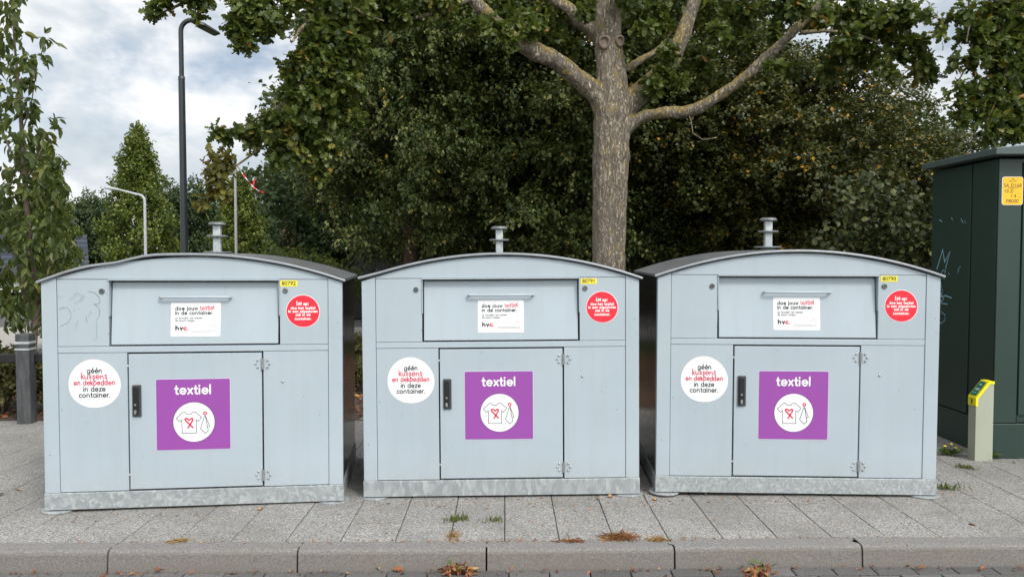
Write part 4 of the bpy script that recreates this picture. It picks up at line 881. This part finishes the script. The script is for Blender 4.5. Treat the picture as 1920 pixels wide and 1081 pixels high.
def build_oak():
    o = (OX, OY); r = lambda px, w: w/2/F_PX*OY
    t = empty('oak_tree', (OX, OY, 0)); tag(t, 'big oak with lichen spotted limbs standing between the middle container and the one numbered 80790', 'tree', 'oak trees')
    A = lambda *a: rel(*a, o); px = 1/F_PX*OY/2
    limbs = [
     ([(0.0, 0, -.2), A(1141, 640, 9.6), A(1141, 500, 9.6), A(1143, 400, 9.6), A(1145, 310, 9.6), A(1146, 292, 9.6), A(1146, 270, 9.6), A(1150, 215, 9.6), A(1148, 160, 9.6), A(1144, 110, 9.6), A(1140, 70, 9.62), A(1140, 20, 9.65), A(1138, -60, 9.7), A(1132, -200, 9.8), A(1125, -360, 9.9)],
      [k*px for k in (84, 68, 62, 62, 67, 72, 66, 70, 58, 53, 49, 47, 42, 34, 20)]),
     ([A(1138, 225, 9.6), A(1120, 180, 9.55), A(1085, 148, 9.45), A(1045, 115, 9.3), A(1005, 97, 9.2), A(960, 72, 9.1), A(920, 35, 9.0), A(885, -5, 8.9), A(840, -60, 8.8), A(790, -120, 8.7)], [k*px for k in (40, 40, 33, 31, 34, 27, 25, 23, 18, 10)]),
     ([A(1160, 235, 9.6), A(1185, 190, 9.65), A(1220, 155, 9.75), A(1245, 132, 9.85), A(1268, 95, 9.9), A(1290, 40, 9.95), A(1305, -10, 10.), A(1330, -90, 10.1)], [k*px for k in (42, 42, 38, 36, 32, 27, 24, 14)]),
     ([A(1165, 250, 9.55), A(1195, 224, 9.5), A(1240, 212, 9.35), A(1295, 208, 9.2), A(1340, 185, 9.05), A(1400, 142, 8.9), A(1450, 95, 8.8), A(1500, 48, 8.7), A(1545, 0, 8.6), A(1600, -60, 8.5)], [k*px for k in (28, 24, 20, 21, 19, 18, 17, 15, 12, 8)]),
     ([A(1138, 80, 9.65), A(1105, 50, 9.7), A(1065, 15, 9.75), A(1035, -8, 9.8), A(960, -80, 9.9)], [k*px for k in (28, 25, 22, 20, 10)]),
     ([A(1140, 100, 9.65), A(1110, 62, 9.9), A(1075, 38, 10.2), A(1040, 10, 10.4)], [k*px for k in (26, 22, 19, 12)]),
     ([A(1160, 130, 9.6), A(1180, 126, 9.7), A(1205, 110, 9.9), A(1235, 92, 10.1), A(1260, 60, 10.3)], [k*px for k in (16, 14, 13, 11, 5)]),
    ]
    tr = wood('trunk', limbs, .0125, M['bark'], t)
    for cx, cy, rx in ((1133, 79, 12.), (1162, 77, 10.)):       # pruning scars
        c = Vector(A(cx, cy, 9.6-.165 if cx < 1150 else 9.6-.13)); ring = MB(); n = 20; R0 = rx*px*1.7; vs = []; fs = []
        prof = [(1.15, .05), (1.1, -.012), (.85, -.022), (.68, -.012), (.6, .004), (.3, .0), (0.01, .002)]; ax = Vector((0 if cx < 1150 else .45, -1, -.05)).normalized(); u = ax.cross(Vector((0, 0, 1))).normalized(); w = u.cross(ax)
        for j in range(n):
            a = 2*math.pi*j/n
            for rr, dd in prof: vs.append(c+(u*math.cos(a)+w*math.sin(a)*1.15)*R0*rr*(1+.05*math.sin(3*a))-ax*dd*1.2)
        k = len(prof)
        for j in range(n):
            for i in range(k-1): fs.append((j*k+i, j*k+i+1, ((j+1) % n)*k+i+1, ((j+1) % n)*k+i))
        ring.add(vs, fs, 0, True); ring.build('pruning_scar', [M['cut']], tr)
    # thinner branches reaching into the leaf clumps
    br = MB(); rng = np.random.default_rng(61)
    B = [([(885, -5, 8.9), (850, 10, 8.7), (800, 28, 8.5), (760, 38, 8.4)], 13, 5), ([(790, -120, 8.7), (700, -30, 8.5), (620, -5, 8.3), (560, 60, 8.1), (548, 78, 8.0)], 14, 3), ([(700, -30, 8.5), (640, 0, 8.3), (680, 25, 8.2), (720, 40, 8.2)], 7, 2),
         ([(700, -40, 8.5), (500, -60, 8.0), (380, -20, 7.8), (335, 10, 7.7), (290, 30, 7.7)], 12, 2), ([(500, -60, 8.0), (480, 0, 7.9), (450, 70, 7.8)], 8, 2), ([(560, -50, 8.2), (535, 20, 8.1), (520, 60, 8.1)], 6, 2),
         ([(620, -5, 8.3), (600, 90, 8.3), (585, 130, 8.3), (552, 165, 8.2), (525, 198, 8.2), (440, 245, 8.1), (400, 252, 8.1)], 8, 2), ([(552, 165, 8.2), (500, 270, 8.2), (430, 320, 8.15), (395, 370, 8.1)], 5, 2),
         ([(1500, 62, 8.75), (1545, 58, 8.7), (1600, 62, 8.6), (1650, 80, 8.5)], 8, 3), ([(1545, 0, 8.6), (1640, -10, 8.5), (1730, 30, 8.4)], 8, 2), ([(1290, 210, 9.2), (1296, 228, 9.15), (1299, 250, 9.1), (1318, 262, 9.1), (1345, 258, 9.1)], 2.6, 1.6)]
    for pts, w0, w1 in B:
        br = MB(); P = [A(*q) for q in pts]; br.tube(P, [(w0+(w1-w0)*i/(len(P)-1))*px for i in range(len(P))], 7, caps=False); br.build('branch', M['bark'], t)
    # leaf clumps: column, row, radius (pixels), distance, share of browning
    clumps = [(345, -14, 30, 7.7), (308, 8, 22, 7.7), (376, 0, 24, 7.7), (290, 20, 17, 7.7), (372, 28, 14, 7.7), (340, -45, 50, 7.7), (395, -30, 40, 7.8), (470, 18, 44, 7.9), (500, 44, 38, 7.9), (455, 78, 28, 7.8), (442, 52, 24, 7.8), (485, -25, 50, 8.), (528, 42, 20, 8.1), (545, 2, 26, 8.1), (590, -20, 45, 8.2), (620, 20, 46, 8.3), (600, 50, 38, 8.2), (580, 80, 30, 8.2),
      (575, 108, 34, 8.2), (552, 132, 34, 8.2), (605, 120, 55, 8.3), (548, 172, 26, 8.2), (592, 190, 56, 8.3), (640, 150, 60, 8.4), (660, 80, 60, 8.4), (700, 30, 60, 8.5), (650, 220, 40, 8.4),
      (562, 225, 40, 8.2), (515, 225, 34, 8.2), (485, 240, 24, 8.15), (448, 245, 18, 8.1), (420, 250, 18, 8.1), (405, 252, 16, 8.1), (530, 268, 36, 8.2), (478, 264, 20, 8.2), (565, 285, 38, 8.3), (520, 300, 18, 8.2), (610, 270, 40, 8.4), (600, 330, 26, 8.4),
      (760, 14, 56, 8.5), (820, 5, 52, 8.6), (880, 50, 34, 9.9), (930, 10, 46, 9.9), (975, 50, 50, 9.9), (1010, 35, 44, 10.), (958, 78, 26, 8.85), (1060, 10, 46, 10.2), (1090, 8, 26, 10.2), (1070, 85, 34, 10.3), (1030, 70, 34, 10.2),
      (1210, 20, 56, 10.4), (1240, 65, 50, 10.4), (1240, 138, 26, 9.5), (1225, 172, 22, 9.4), (1310, 110, 40, 10.3), (1340, 30, 56, 10.2), (1320, 135, 34, 10.2), (1400, 10, 56, 9.6), (1390, 80, 40, 9.7), (1470, 5, 52, 9.5), (1530, 30, 44, 9.4), (1450, 60, 30, 9.5), (1600, 25, 56, 8.9), (1575, 95, 36, 8.9), (1620, 100, 40, 8.8), (1650, 45, 52, 8.6), (1690, 90, 36, 8.5), (1660, 128, 24, 8.5), (1700, 22, 36, 8.4), (1733, 115, 28, 8.4), (1742, 142, 20, 8.4), (1722, 75, 24, 8.4), (1555, 135, 28, 9.), (1490, 130, 26, 9.4), (1252, 100, 30, 9.4), (1222, 152, 24, 9.4), (1275, 152, 22, 9.4), (1205, 60, 30, 9.4), (1100, 22, 24, 9.3), (1000, 52, 30, 9.0), (930, 50, 26, 8.8), (1545, 28, 26, 8.4), (1448, 122, 20, 8.6), (1590, 70, 30, 8.4), (1180, -10, 40, 9.3), (1500, 10, 30, 8.5), (1350, 60, 30, 9.2)]
    CC = []; DD = []
    for cx, cy, rp, Y in clumps:
        rad = max(rp-15, 4)/F_PX*Y; n = max(4, int((rp/9.)**2*1.8)); c = np.array(A(cx, cy, Y)); d = rnd_unit(rng, n); k = rng.random((n, 1))**.45; sc3 = np.array([1, 1.25, .85])
        CC.append(c+d*k*rad*sc3*.92); DD.append(d)
    nn = 900                                                  # the rest of the crown, above the picture
    dd = rnd_unit(rng, nn); dd[:, 2] = np.abs(dd[:, 2]); CC.append(np.array([-.4, .5, 6.2])+dd*np.array([4.6, 3.0, 2.6])*(.45+.55*rng.random((nn, 1)))); DD.append(dd)
    C = np.concatenate(CC); d = np.concatenate(DD)
    P, D, N, L, T = sprays(rng, C, d, 9, .04, .06, .12, .097, .05, .88, .018, .55, .95); link('crown', leaf_mesh('crown', P, D, N, L, T, 'oak', M['oakleaf']), t)
    CC = []; DD = []
    for cx, cy, rp, Y in ((418, 298, 24, 8.1), (408, 325, 28, 8.1), (420, 322, 22, 8.1), (400, 352, 24, 8.1), (415, 362, 20, 8.1), (380, 378, 12, 8.1), (1720, 140, 18, 8.4), (540, 250, 22, 8.1), (470, 265, 16, 8.15)):
        rad = max(rp-10, 4)/F_PX*Y; n = int((rp/9.)**2*1.0)+3; c = np.array(A(cx, cy, Y)); q = rnd_unit(rng, n); CC.append(c+q*rng.random((n, 1))**.45*rad); DD.append(q)
    C = np.concatenate(CC); d = np.concatenate(DD); P, D, N, L, T = sprays(rng, C, d, 7, .04, .06, .12, .10, .05, .95, .03, .55, .95); cr = link('crown', leaf_mesh('crown', P, D, N, L, T, 'oak', M['oakbrown']), t); cr['label'] = 'browning lower leaves'
build_oak()
def build_oak2():
    Y = 8.6; o = (at(2130, 480, Y).x, Y); t = empty('oak_tree', (o[0], o[1], 0)); tag(t, 'second oak reaching its leafy boughs over the green kiosk from outside the picture', 'tree', 'oak trees')
    A = lambda *a: rel(*a, o); px = 1/F_PX*Y/2; rng = np.random.default_rng(71)
    wood('trunk', [([(0, 0, -.2), (0, 0, 1.5), (0, .05, 3.5), (.05, 0, 6.)], [.26, .22, .18, .08]), ([(0, 0, 2.6), A(2000, 100, 8.5), A(1900, 60, 8.3), A(1830, 45, 8.2), A(1760, 35, 8.1)], [.09, .07, .045, .03, .008]), ([(0, 0, 2.9), A(1960, 0, 8.3), A(1880, 0, 8.1), A(1812, -10, 8.)], [.07, .05, .035, .01])], .02, M['bark'], t)
    br = MB()
    for pts, w in (([(1816, -10, 8.), (1818, 40, 8.), (1812, 80, 8.)], 4), ([(1830, 45, 8.2), (1815, 120, 8.1), (1790, 165, 8.1)], 4), ([(1900, 60, 8.3), (1880, 160, 8.2), (1850, 230, 8.2)], 5), ([(1760, 35, 8.1), (1730, 22, 8.1)], 3)):
        br = MB(); br.tube([A(*q) for q in pts], [w*px, w*px*.8, w*px*.5][:len(pts)], 6, caps=False); br.build('branch', M['bark'], t)
    CC = []; DD = []
    for cx, cy, rp, Yc in ((1815, 20, 22, 8.), (1830, 55, 30, 8.1), (1870, 20, 40, 8.2), (1905, 50, 50, 8.3), (1860, 90, 44, 8.2), (1900, 120, 50, 8.3), (1830, 110, 28, 8.1), (1795, 118, 18, 8.1), (1800, 70, 12, 8.1), (1770, 38, 14, 8.1), (1742, 25, 12, 8.1), (1760, 60, 8, 8.1), (1840, 165, 34, 8.2), (1880, 180, 48, 8.3), (1915, 190, 45, 8.3), (1800, 160, 16, 8.1), (1790, 172, 10, 8.1), (1815, 200, 30, 8.2), (1850, 225, 36, 8.2), (1890, 235, 36, 8.3), (1920, 240, 30, 8.3), (1950, 60, 70, 8.4), (1960, 180, 70, 8.4), (1850, 260, 16, 8.2), (1800, 225, 14, 8.2), (2050, 60, 120, 8.6), (2060, -80, 140, 8.6), (1930, -60, 90, 8.4), (1830, -50, 40, 8.2)):
        rad = max(rp-12, 4)/F_PX*Yc; n = max(3, int((rp/9.)**2*1.7)); c = np.array(A(cx, cy, Yc)); q = rnd_unit(rng, n); CC.append(c+q*rng.random((n, 1))**.45*rad); DD.append(q)
    C = np.concatenate(CC); d = np.concatenate(DD); P, D, N, L, T = sprays(rng, C, d, 9, .04, .06, .12, .095, .05, .9, .02, .55, .95); link('crown', leaf_mesh('crown', P, D, N, L, T, 'oak', M['oakleaf']), t)
build_oak2()
# --- young street tree on the left
def build_young():
    Y = 8.15; o = (at(50, 600, Y).x, Y); t = empty('young_tree', (o[0], o[1], 0)); tag(t, 'slim young tree with long drooping leaves rising behind the charcoal post', 'tree')
    A = lambda *a: rel(*a, o); px = 1/F_PX*Y/2; rng = np.random.default_rng(81)
    stems = [([(0, 0, -.05), A(70, 560, Y), A(62, 480, Y), A(52, 400, Y), A(46, 330, Y), A(42, 260, Y), A(36, 180, Y), A(28, 90, Y), A(22, 10, Y), A(18, -60, Y)], [13, 10, 9, 9, 10, 8, 6, 4, 3, 2]),
             ([A(66, 610, Y), A(40, 540, 8.2), A(25, 450, 8.2), A(10, 380, 8.2)], [6, 5, 4, 2]), ([A(58, 620, Y), A(80, 560, 8.1), A(98, 480, 8.05), A(96, 400, 8.05)], [6, 5, 4, 2]), ([A(60, 600, Y), A(44, 500, 8.), A(60, 420, 7.95)], [5, 4, 2]), ([A(70, 600, Y), A(85, 520, 8.2), A(120, 455, 8.2)], [5, 4, 2]),
             ([A(50, 335, Y), A(66, 308, Y), A(78, 280, 8.1), A(84, 250, 8.1)], [5, 4, 3, 2]), ([A(47, 340, Y), A(28, 300, Y), A(8, 255, 8.2), A(0, 210, 8.2)], [5, 4, 3, 2]), ([A(40, 250, Y), A(58, 200, 8.1), A(64, 160, 8.1)], [3, 2, 2])]
    tb = MB()
    for pts, w in stems: tb.tube(pts, [k*px for k in w], 8, caps=False)
    tb.build('trunk', M['bark2'], t)
    prof = [(-60, 18, 24), (-20, 20, 24), (20, 22, 24), (60, 26, 30), (100, 30, 36), (140, 26, 36), (180, 20, 42), (220, 26, 46), (260, 40, 48), (300, 55, 48), (340, 60, 52), (380, 50, 62), (420, 48, 74), (460, 52, 72), (500, 44, 66), (540, 40, 58), (580, 40, 44)]
    CC = []
    for y, cx, w in prof:
        n = int(w*(.42 if y < 300 else .56))
        CC.append(np.array([A(cx+rng.uniform(-1, 1)*w, y+rng.uniform(-22, 22), Y+rng.uniform(-.32, .32)) for _ in range(n)]))
    for cx, y in ((100, 300), (105, 330), (80, 75), (72, 105), (90, 225), (100, 420), (118, 440), (110, 380)): CC.append(np.array([A(cx+rng.uniform(-8, 8), y+rng.uniform(-12, 12), Y) for _ in range(3)]))
    C = np.concatenate(CC); d = unit(C-np.array([0, 0, 1])*C[:, 2:3]+rng.normal(0, .05, C.shape)); P, D, N, L, T = sprays(rng, C, d, 5, .035, .10, .65, .118, .05, .95, .01, .6, .6)
    link('crown', leaf_mesh('crown', P, D, N, L, T, 'ovate', M['prunus'], .85), t)
build_young()

# ------------------------------------------------------------------ houses far behind
def house(name, label, loc, rz, w, d, eave, ridge, wall, roof, over=.3):
    t = empty(name, loc, (0, 0, rz)); tag(t, label, 'house')
    b = MB(); b.prism([(-w/2, 0), (w/2, 0), (w/2, eave), (0, ridge-.15), (-w/2, eave)], 0, d); wl = b.build('wall', wall, t)
    r = MB()
    for s in (-1, 1):
        k = (ridge-eave)/(w/2); p = [(0, ridge), (s*(w/2+over), eave-k*over), (s*(w/2+over), eave-k*over-.18), (0, ridge-.18)]
        r.prism(p if s < 0 else p[::-1], -over, d+over)
    r.build('roof', roof, t)
    wn = MB(); wn.box(-w*.28, -w*.05, -.03, .02, eave*.35, eave*.75); wn.box(w*.08, w*.3, -.03, .02, eave*.35, eave*.75); wn.build('window', M['glass'], wl) if False else wn.build('window', M['void'], wl)
    return t
house('gabled_house', 'white house with red ridge far left behind the young street tree', (X(18, 40)-.6, 40, 0), R(24), 5., 8, 1.7, 3.5, M['whitewall'], M['redtiles'])
house('gabled_house', 'house with slate blue roof left of the tallest conical tree', (X(150, 38), 38, 0), R(120), 4.4, 7, .95, 2.6, M['whitewall'], M['bluetiles'])
house('gabled_house', 'small house with brown roof behind the foot of the tall street lamp', (X(318, 44), 44, 0), R(10), 2.8, 6, .8, 2.75, M['whitewall'], M['browntiles'])
def barn():
    t = empty('red_roofed_barn', (X(700, 24), 24, 0), (0, 0, 0)); tag(t, 'low red tiled house almost hidden behind the linden trunks', 'house')
    b = MB(); b.box(-2.6, 9.2, 0, 4.5, 0, 1.45); b.build('wall', M['brick'], t)
    r = MB(); r.add([(-2.9, -.3, 1.32), (9.5, -.3, 1.32), (9.5, 2.3, 4.1), (-2.9, 2.3, 4.1), (-2.9, 4.8, 1.32), (9.5, 4.8, 1.32)], [(0, 1, 2, 3), (3, 2, 5, 4), (0, 3, 4), (1, 5, 2), (0, 4, 5, 1)]); r.build('roof', M['redtiles'], t)
    s = empty('dark_shed', (X(715, 20), 20, 0)); tag(s, 'black gabled shed in front of the low red tiled house', 'shed')
    b = MB(); b.prism([(-.8, 0), (.8, 0), (.8, 1.35), (0, 2.05), (-.8, 1.35)], 0, 2); b.build('wall', M['black'], s)
    r = MB()
    for k in (-1, 1):
        p = [(0, 2.12), (k*1., 1.2), (k*1., 1.13), (0, 2.05)]; r.prism(p if k < 0 else p[::-1], -.12, 2.1)
    r.build('roof', M['browntiles'], s)
barn()

# ------------------------------------------------------------------ tufts, weeds, litter
def to_kerb(px, py): return at(px, py, z=0)
def tuft_mesh(seed, n, h, spread, mat='blade'):
    rng = np.random.default_rng(seed); P = np.stack([rng.normal(0, spread, n), rng.normal(0, spread*.5, n), np.zeros(n)], 1); D = np.stack([rng.normal(0, .7, n), rng.normal(0, .7, n), np.full(n, 1.)], 1); N = rnd_unit(rng, n)
    return leaf_mesh('tuft', P, D, N, h*rng.uniform(.5, 1.2, n), rng.random(n), 'ovate', M[mat], .28)
TU = [tuft_mesh(91, 90, .045, .045), tuft_mesh(92, 60, .038, .035)]
for lab, px, py, k, s in (('left one of two grass tufts in the paving joint before the middle container', 855, 974, 0, .9), ('smaller right one of two grass tufts in the joint before the middle container', 927, 975, 1, .9), ('grass tuft in the paving joint right of the container numbered 80790', 1812, 880, 0, .8), ('sparse grass tuft at the right foot of the container numbered 80790', 1778, 920, 1, 1.3)):
    p = to_kerb(px, py); o = link('grass_tuft', TU[k], loc=(p.x, p.y, paving_z(p.x)-.002), rot=(0, 0, px)); o.scale = (s, s, s); tag(o, lab, 'grass tuft', 'grass tufts in the paving')
def weed(name, lab, px, py, seed, n, size, flowers):
    p = to_kerb(px, py); t = empty(name, (p.x, p.y, paving_z(p.x)-.003)); tag(t, lab, 'weed', 'weeds in the paving'); rng = np.random.default_rng(seed); a = rng.uniform(0, 6.28, n)
    D = np.stack([np.cos(a), np.sin(a)*.7, rng.uniform(.2, 1.2, n)], 1); P = np.stack([np.cos(a)*rng.uniform(0, .05, n), np.sin(a)*rng.uniform(0, .03, n), rng.uniform(0, .03, n)], 1); N = rnd_unit(rng, n)*.4+np.array([0, 0, 1.])
    link('leaf_rosette', leaf_mesh('leaf_rosette', P, D, N, size*rng.uniform(.6, 1.2, n), rng.random(n)*.7, 'ovate', M['blade'], .8), t)
    for dx, dz in flowers:
        f = MB(); f.tube([(0, 0, 0), (dx*.6, 0, dz*.7), (dx, -.01, dz)], .0022, 5, 0); f.lathe([(0, -.004), (.010, 0), (.013, .004), (.008, .009), (0, .010)], 8, 1, (dx, -.01, dz)); f.build('flower', [M['post'] if False else M['greenroof'], M['flower']], t)
weed('dandelion_clump', 'yellow flowering weed at the foot of the green kiosk, left of the gas marker', 1782, 856, 95, 34, .07, ((-.05, .075), (.035, .06), (.0, .09)))
weed('leafy_weed', 'broad leafy weed at the foot of the gas marker post', 1848, 862, 96, 16, .085, ())
weed('dandelion_sprout', 'bright green dandelion sprouting from the leaf heap below the kerb', 1427, 1068, 97, 6, .055, ())
weed('seedling', 'small green sprig in the leaf heap below the kerb before the middle container', 850, 1068, 98, 6, .04, ())
def flakes(name, pts, mat, size, seed, kind='ovate', lift=.004, flat=.25, wid=1.):
    rng = np.random.default_rng(seed); P = np.asarray(pts, float); n = len(P); P[:, 2] += rng.uniform(.001, lift, n); D = np.stack([rng.normal(size=n), rng.normal(size=n), rng.normal(0, flat, n)], 1); N = rnd_unit(rng, n)*flat+np.array([0, 0, 1.])
    return leaf_mesh(name, P, D, N, size*rng.uniform(.5, 1.3, n), rng.random(n), kind, M[mat], wid)
def scatter_px(rng, px, py, sx, sy, n): 
    o = []
    for _ in range(n):
        q = at(px+rng.normal(0, sx), py+rng.normal(0, sy), z=0); o.append((q.x, q.y, paving_z(q.x)))
    return o
rng = np.random.default_rng(101)
def heap(name, label, px, py, w, n, mat, size, seed, grp, z=None, high=.02, dpt=.02, wid=.12, flat=.3):
    r_ = np.random.default_rng(seed); p = at(px, py, z=0 if z is None else z); k = w/F_PX*p.y/2; d = np.stack([r_.normal(0, k*.5, n), r_.normal(0, dpt, n), np.zeros(n)], 1)
    d[:, 2] = r_.random(n)*high*np.exp(-(d[:, 0]/k)**2*2.0); me = flakes(name, d, mat, size, seed, lift=.003, flat=flat, wid=wid); o = link(name, me, loc=(p.x, p.y, (paving_z(p.x) if z is None else z+.001))); return tag(o, label, 'litter', grp)
heap('needle_heap', 'rusty heap of dry needles on the kerb edge before the gap beside container 80790', 1165, 1008, 66, 420, 'needle', .05, 1, 'needle heaps along the kerb', high=.012, dpt=.018)
heap('needle_heap', 'straw coloured needle patch just right of the rusty needle heap', 1232, 1012, 40, 150, 'straw', .04, 2, 'needle heaps along the kerb', high=.006, dpt=.007)
heap('needle_heap', 'thin line of rusty needles at the kerb joint, left of the rusty heap', 1070, 1014, 46, 90, 'needle', .045, 3, 'needle heaps along the kerb', high=.004, dpt=.004)
heap('needle_heap', 'straw needles filling a paving joint under the two grass tufts', 849, 1004, 26, 150, 'straw', .035, 4, 'needle heaps along the kerb', high=.006, dpt=.045)
heap('needle_heap', 'small straw tuft of needles on the kerb before container 80792', 336, 1013, 34, 130, 'straw', .04, 5, 'needle heaps along the kerb', high=.008, dpt=.008)
heap('leaf_heap', 'heap of curled brown leaves in the gutter before the middle container', 858, 1074, 64, 110, 'litter', .048, 6, 'leaf heaps in the gutter', z=-.108, high=.045, dpt=.025, wid=.9, flat=.8)
heap('leaf_heap', 'heap of dark brown leaves in the gutter round the dandelion sprout', 1425, 1076, 62, 110, 'litter', .045, 7, 'leaf heaps in the gutter', z=-.102, high=.035, dpt=.025, wid=.8, flat=.7)
pts = []
for px, py, sx, sy, n in ((930, 938, 140, 8, 110), (250, 965, 110, 8, 40), (1500, 938, 140, 6, 60), (1130, 945, 70, 12, 80), (700, 900, 18, 45, 110), (690, 860, 14, 40, 60), (1210, 910, 12, 22, 40), (1420, 942, 130, 6, 40), (1330, 960, 160, 18, 26), (560, 935, 60, 8, 16), (1660, 985, 90, 20, 18), (850, 985, 120, 14, 22), (1790, 915, 20, 12, 22), (1070, 985, 90, 14, 18), (40, 900, 40, 20, 12), (300, 1014, 180, 1.2, 60), (900, 1012, 160, 1.2, 90), (1350, 1011, 200, 1.2, 70)): pts += scatter_px(rng, px, py, sx, sy, n)
tag(link('leaf_crumbs', flakes('leaf_crumbs', pts, 'needle', .026, 9, lift=.002, flat=.12, wid=.7)), kind='stuff')
gut = []
for _ in range(130):
    x = rng.uniform(-3.2, 3.2); gut.append((x, KY-.165+(x-KX)*math.tan(KYAW)-abs(rng.normal(0, .02)), -.10+paving_z(x)))
tag(link('gutter_crumbs', flakes('gutter_crumbs', gut, 'litter', .032, 10, lift=.006, flat=.5, wid=.9)), kind='stuff')
bed = np.stack([rng.uniform(-8, 6, 9000), rng.uniform(7.6, 12.8, 9000)**1, np.zeros(9000)], 1)
tag(link('fallen_leaves', flakes('fallen_leaves', bed, 'litter', .07, 11, lift=.02, flat=.4, wid=1.2)), kind='stuff')
gb = np.stack([rng.uniform(-4.6, 3, 9000), rng.uniform(12.8, 14.5, 9000), np.zeros(9000)], 1)
D = np.stack([rng.normal(0, .4, 9000), rng.normal(0, .4, 9000), np.ones(9000)], 1); tag(link('lawn_grass', leaf_mesh('lawn_grass', gb, D, rnd_unit(rng, 9000), .07*rng.uniform(.5, 1.2, 9000), rng.random(9000)*.7, 'ovate', M['blade'], .4)), kind='stuff')
def nut(px, py, lab, s=1.):
    p = to_kerb(px, py); a = MB(); a.lathe([(0, -.008), (.005, -.0075), (.0085, -.003), (.009, .002), (.0075, .009), (.0035, .014), (0, .016)], 12, 0, (0, 0, 0), True); a.lathe([(.0, -.011), (.006, -.010), (.0098, -.004), (.0096, .001), (.0088, .0015)], 12, 1, (0, 0, 0), True)
    o = a.build('acorn', [M['acorn'], M['cut']], loc=(p.x, p.y, paving_z(p.x)+.010*s), rot=(R(82), 0, px*.9)); o.scale = (s, s, s); tag(o, lab, 'acorn', 'acorns on the paving')
nut(1121, 937, 'leftmost of three acorns lying before the gap beside container 80790', 1.1); nut(1144, 933, 'middle one of three acorns before the gap beside container 80790', 1.25); nut(1228, 939, 'acorn lying alone at the left foot of container 80790', 1.2); nut(488, 954, 'dark acorn on the paving before container 80792', 1.1); nut(1323, 929, 'small acorn at the base frame of container 80790', .9)
def fallen(px, py, lab, mat, tone, size, z=0, seed=1):
    p = at(px, py, z=z); r_ = np.random.default_rng(seed); me = leaf_mesh('fallen_leaf', np.array([(0, 0, .004)]), np.array([(1, .3, .15)]), np.array([(.1, -.3, 1.)]), np.array([size]), np.array([tone]), 'oak' if size > .05 else 'ovate', M[mat], 1.2)
    o = link('fallen_leaf', me, loc=(p.x, p.y, z+(paving_z(p.x) if z == 0 else 0)), rot=(0, 0, px)); tag(o, lab, 'leaf', 'single fallen leaves')
fallen(10, 924, 'pale yellow leaf on the paving left of container 80792', 'straw', .8, .11); fallen(40, 918, 'second small yellow leaf on the paving left of container 80792', 'straw', 1., .06); fallen(1830, 990, 'orange leaf on the paving right of container 80790', 'litter', .85, .05)
fallen(735, 1068, 'rust brown leaf curled in the gutter left of the leaf heap', 'litter', .6, .06, -.10); fallen(712, 1067, 'whitish leaf in the gutter left of the rust brown leaf', 'straw', 1., .04, -.10); fallen(290, 1071, 'reddish leaf in the gutter before container 80792', 'litter', .5, .07, -.10); fallen(1906, 871, 'yellow leaf on the paving before the green kiosk', 'straw', .9, .04)
fallen(1150, 905, 'brown leaf under the edge of the middle container', 'litter', .3, .05) if False else None
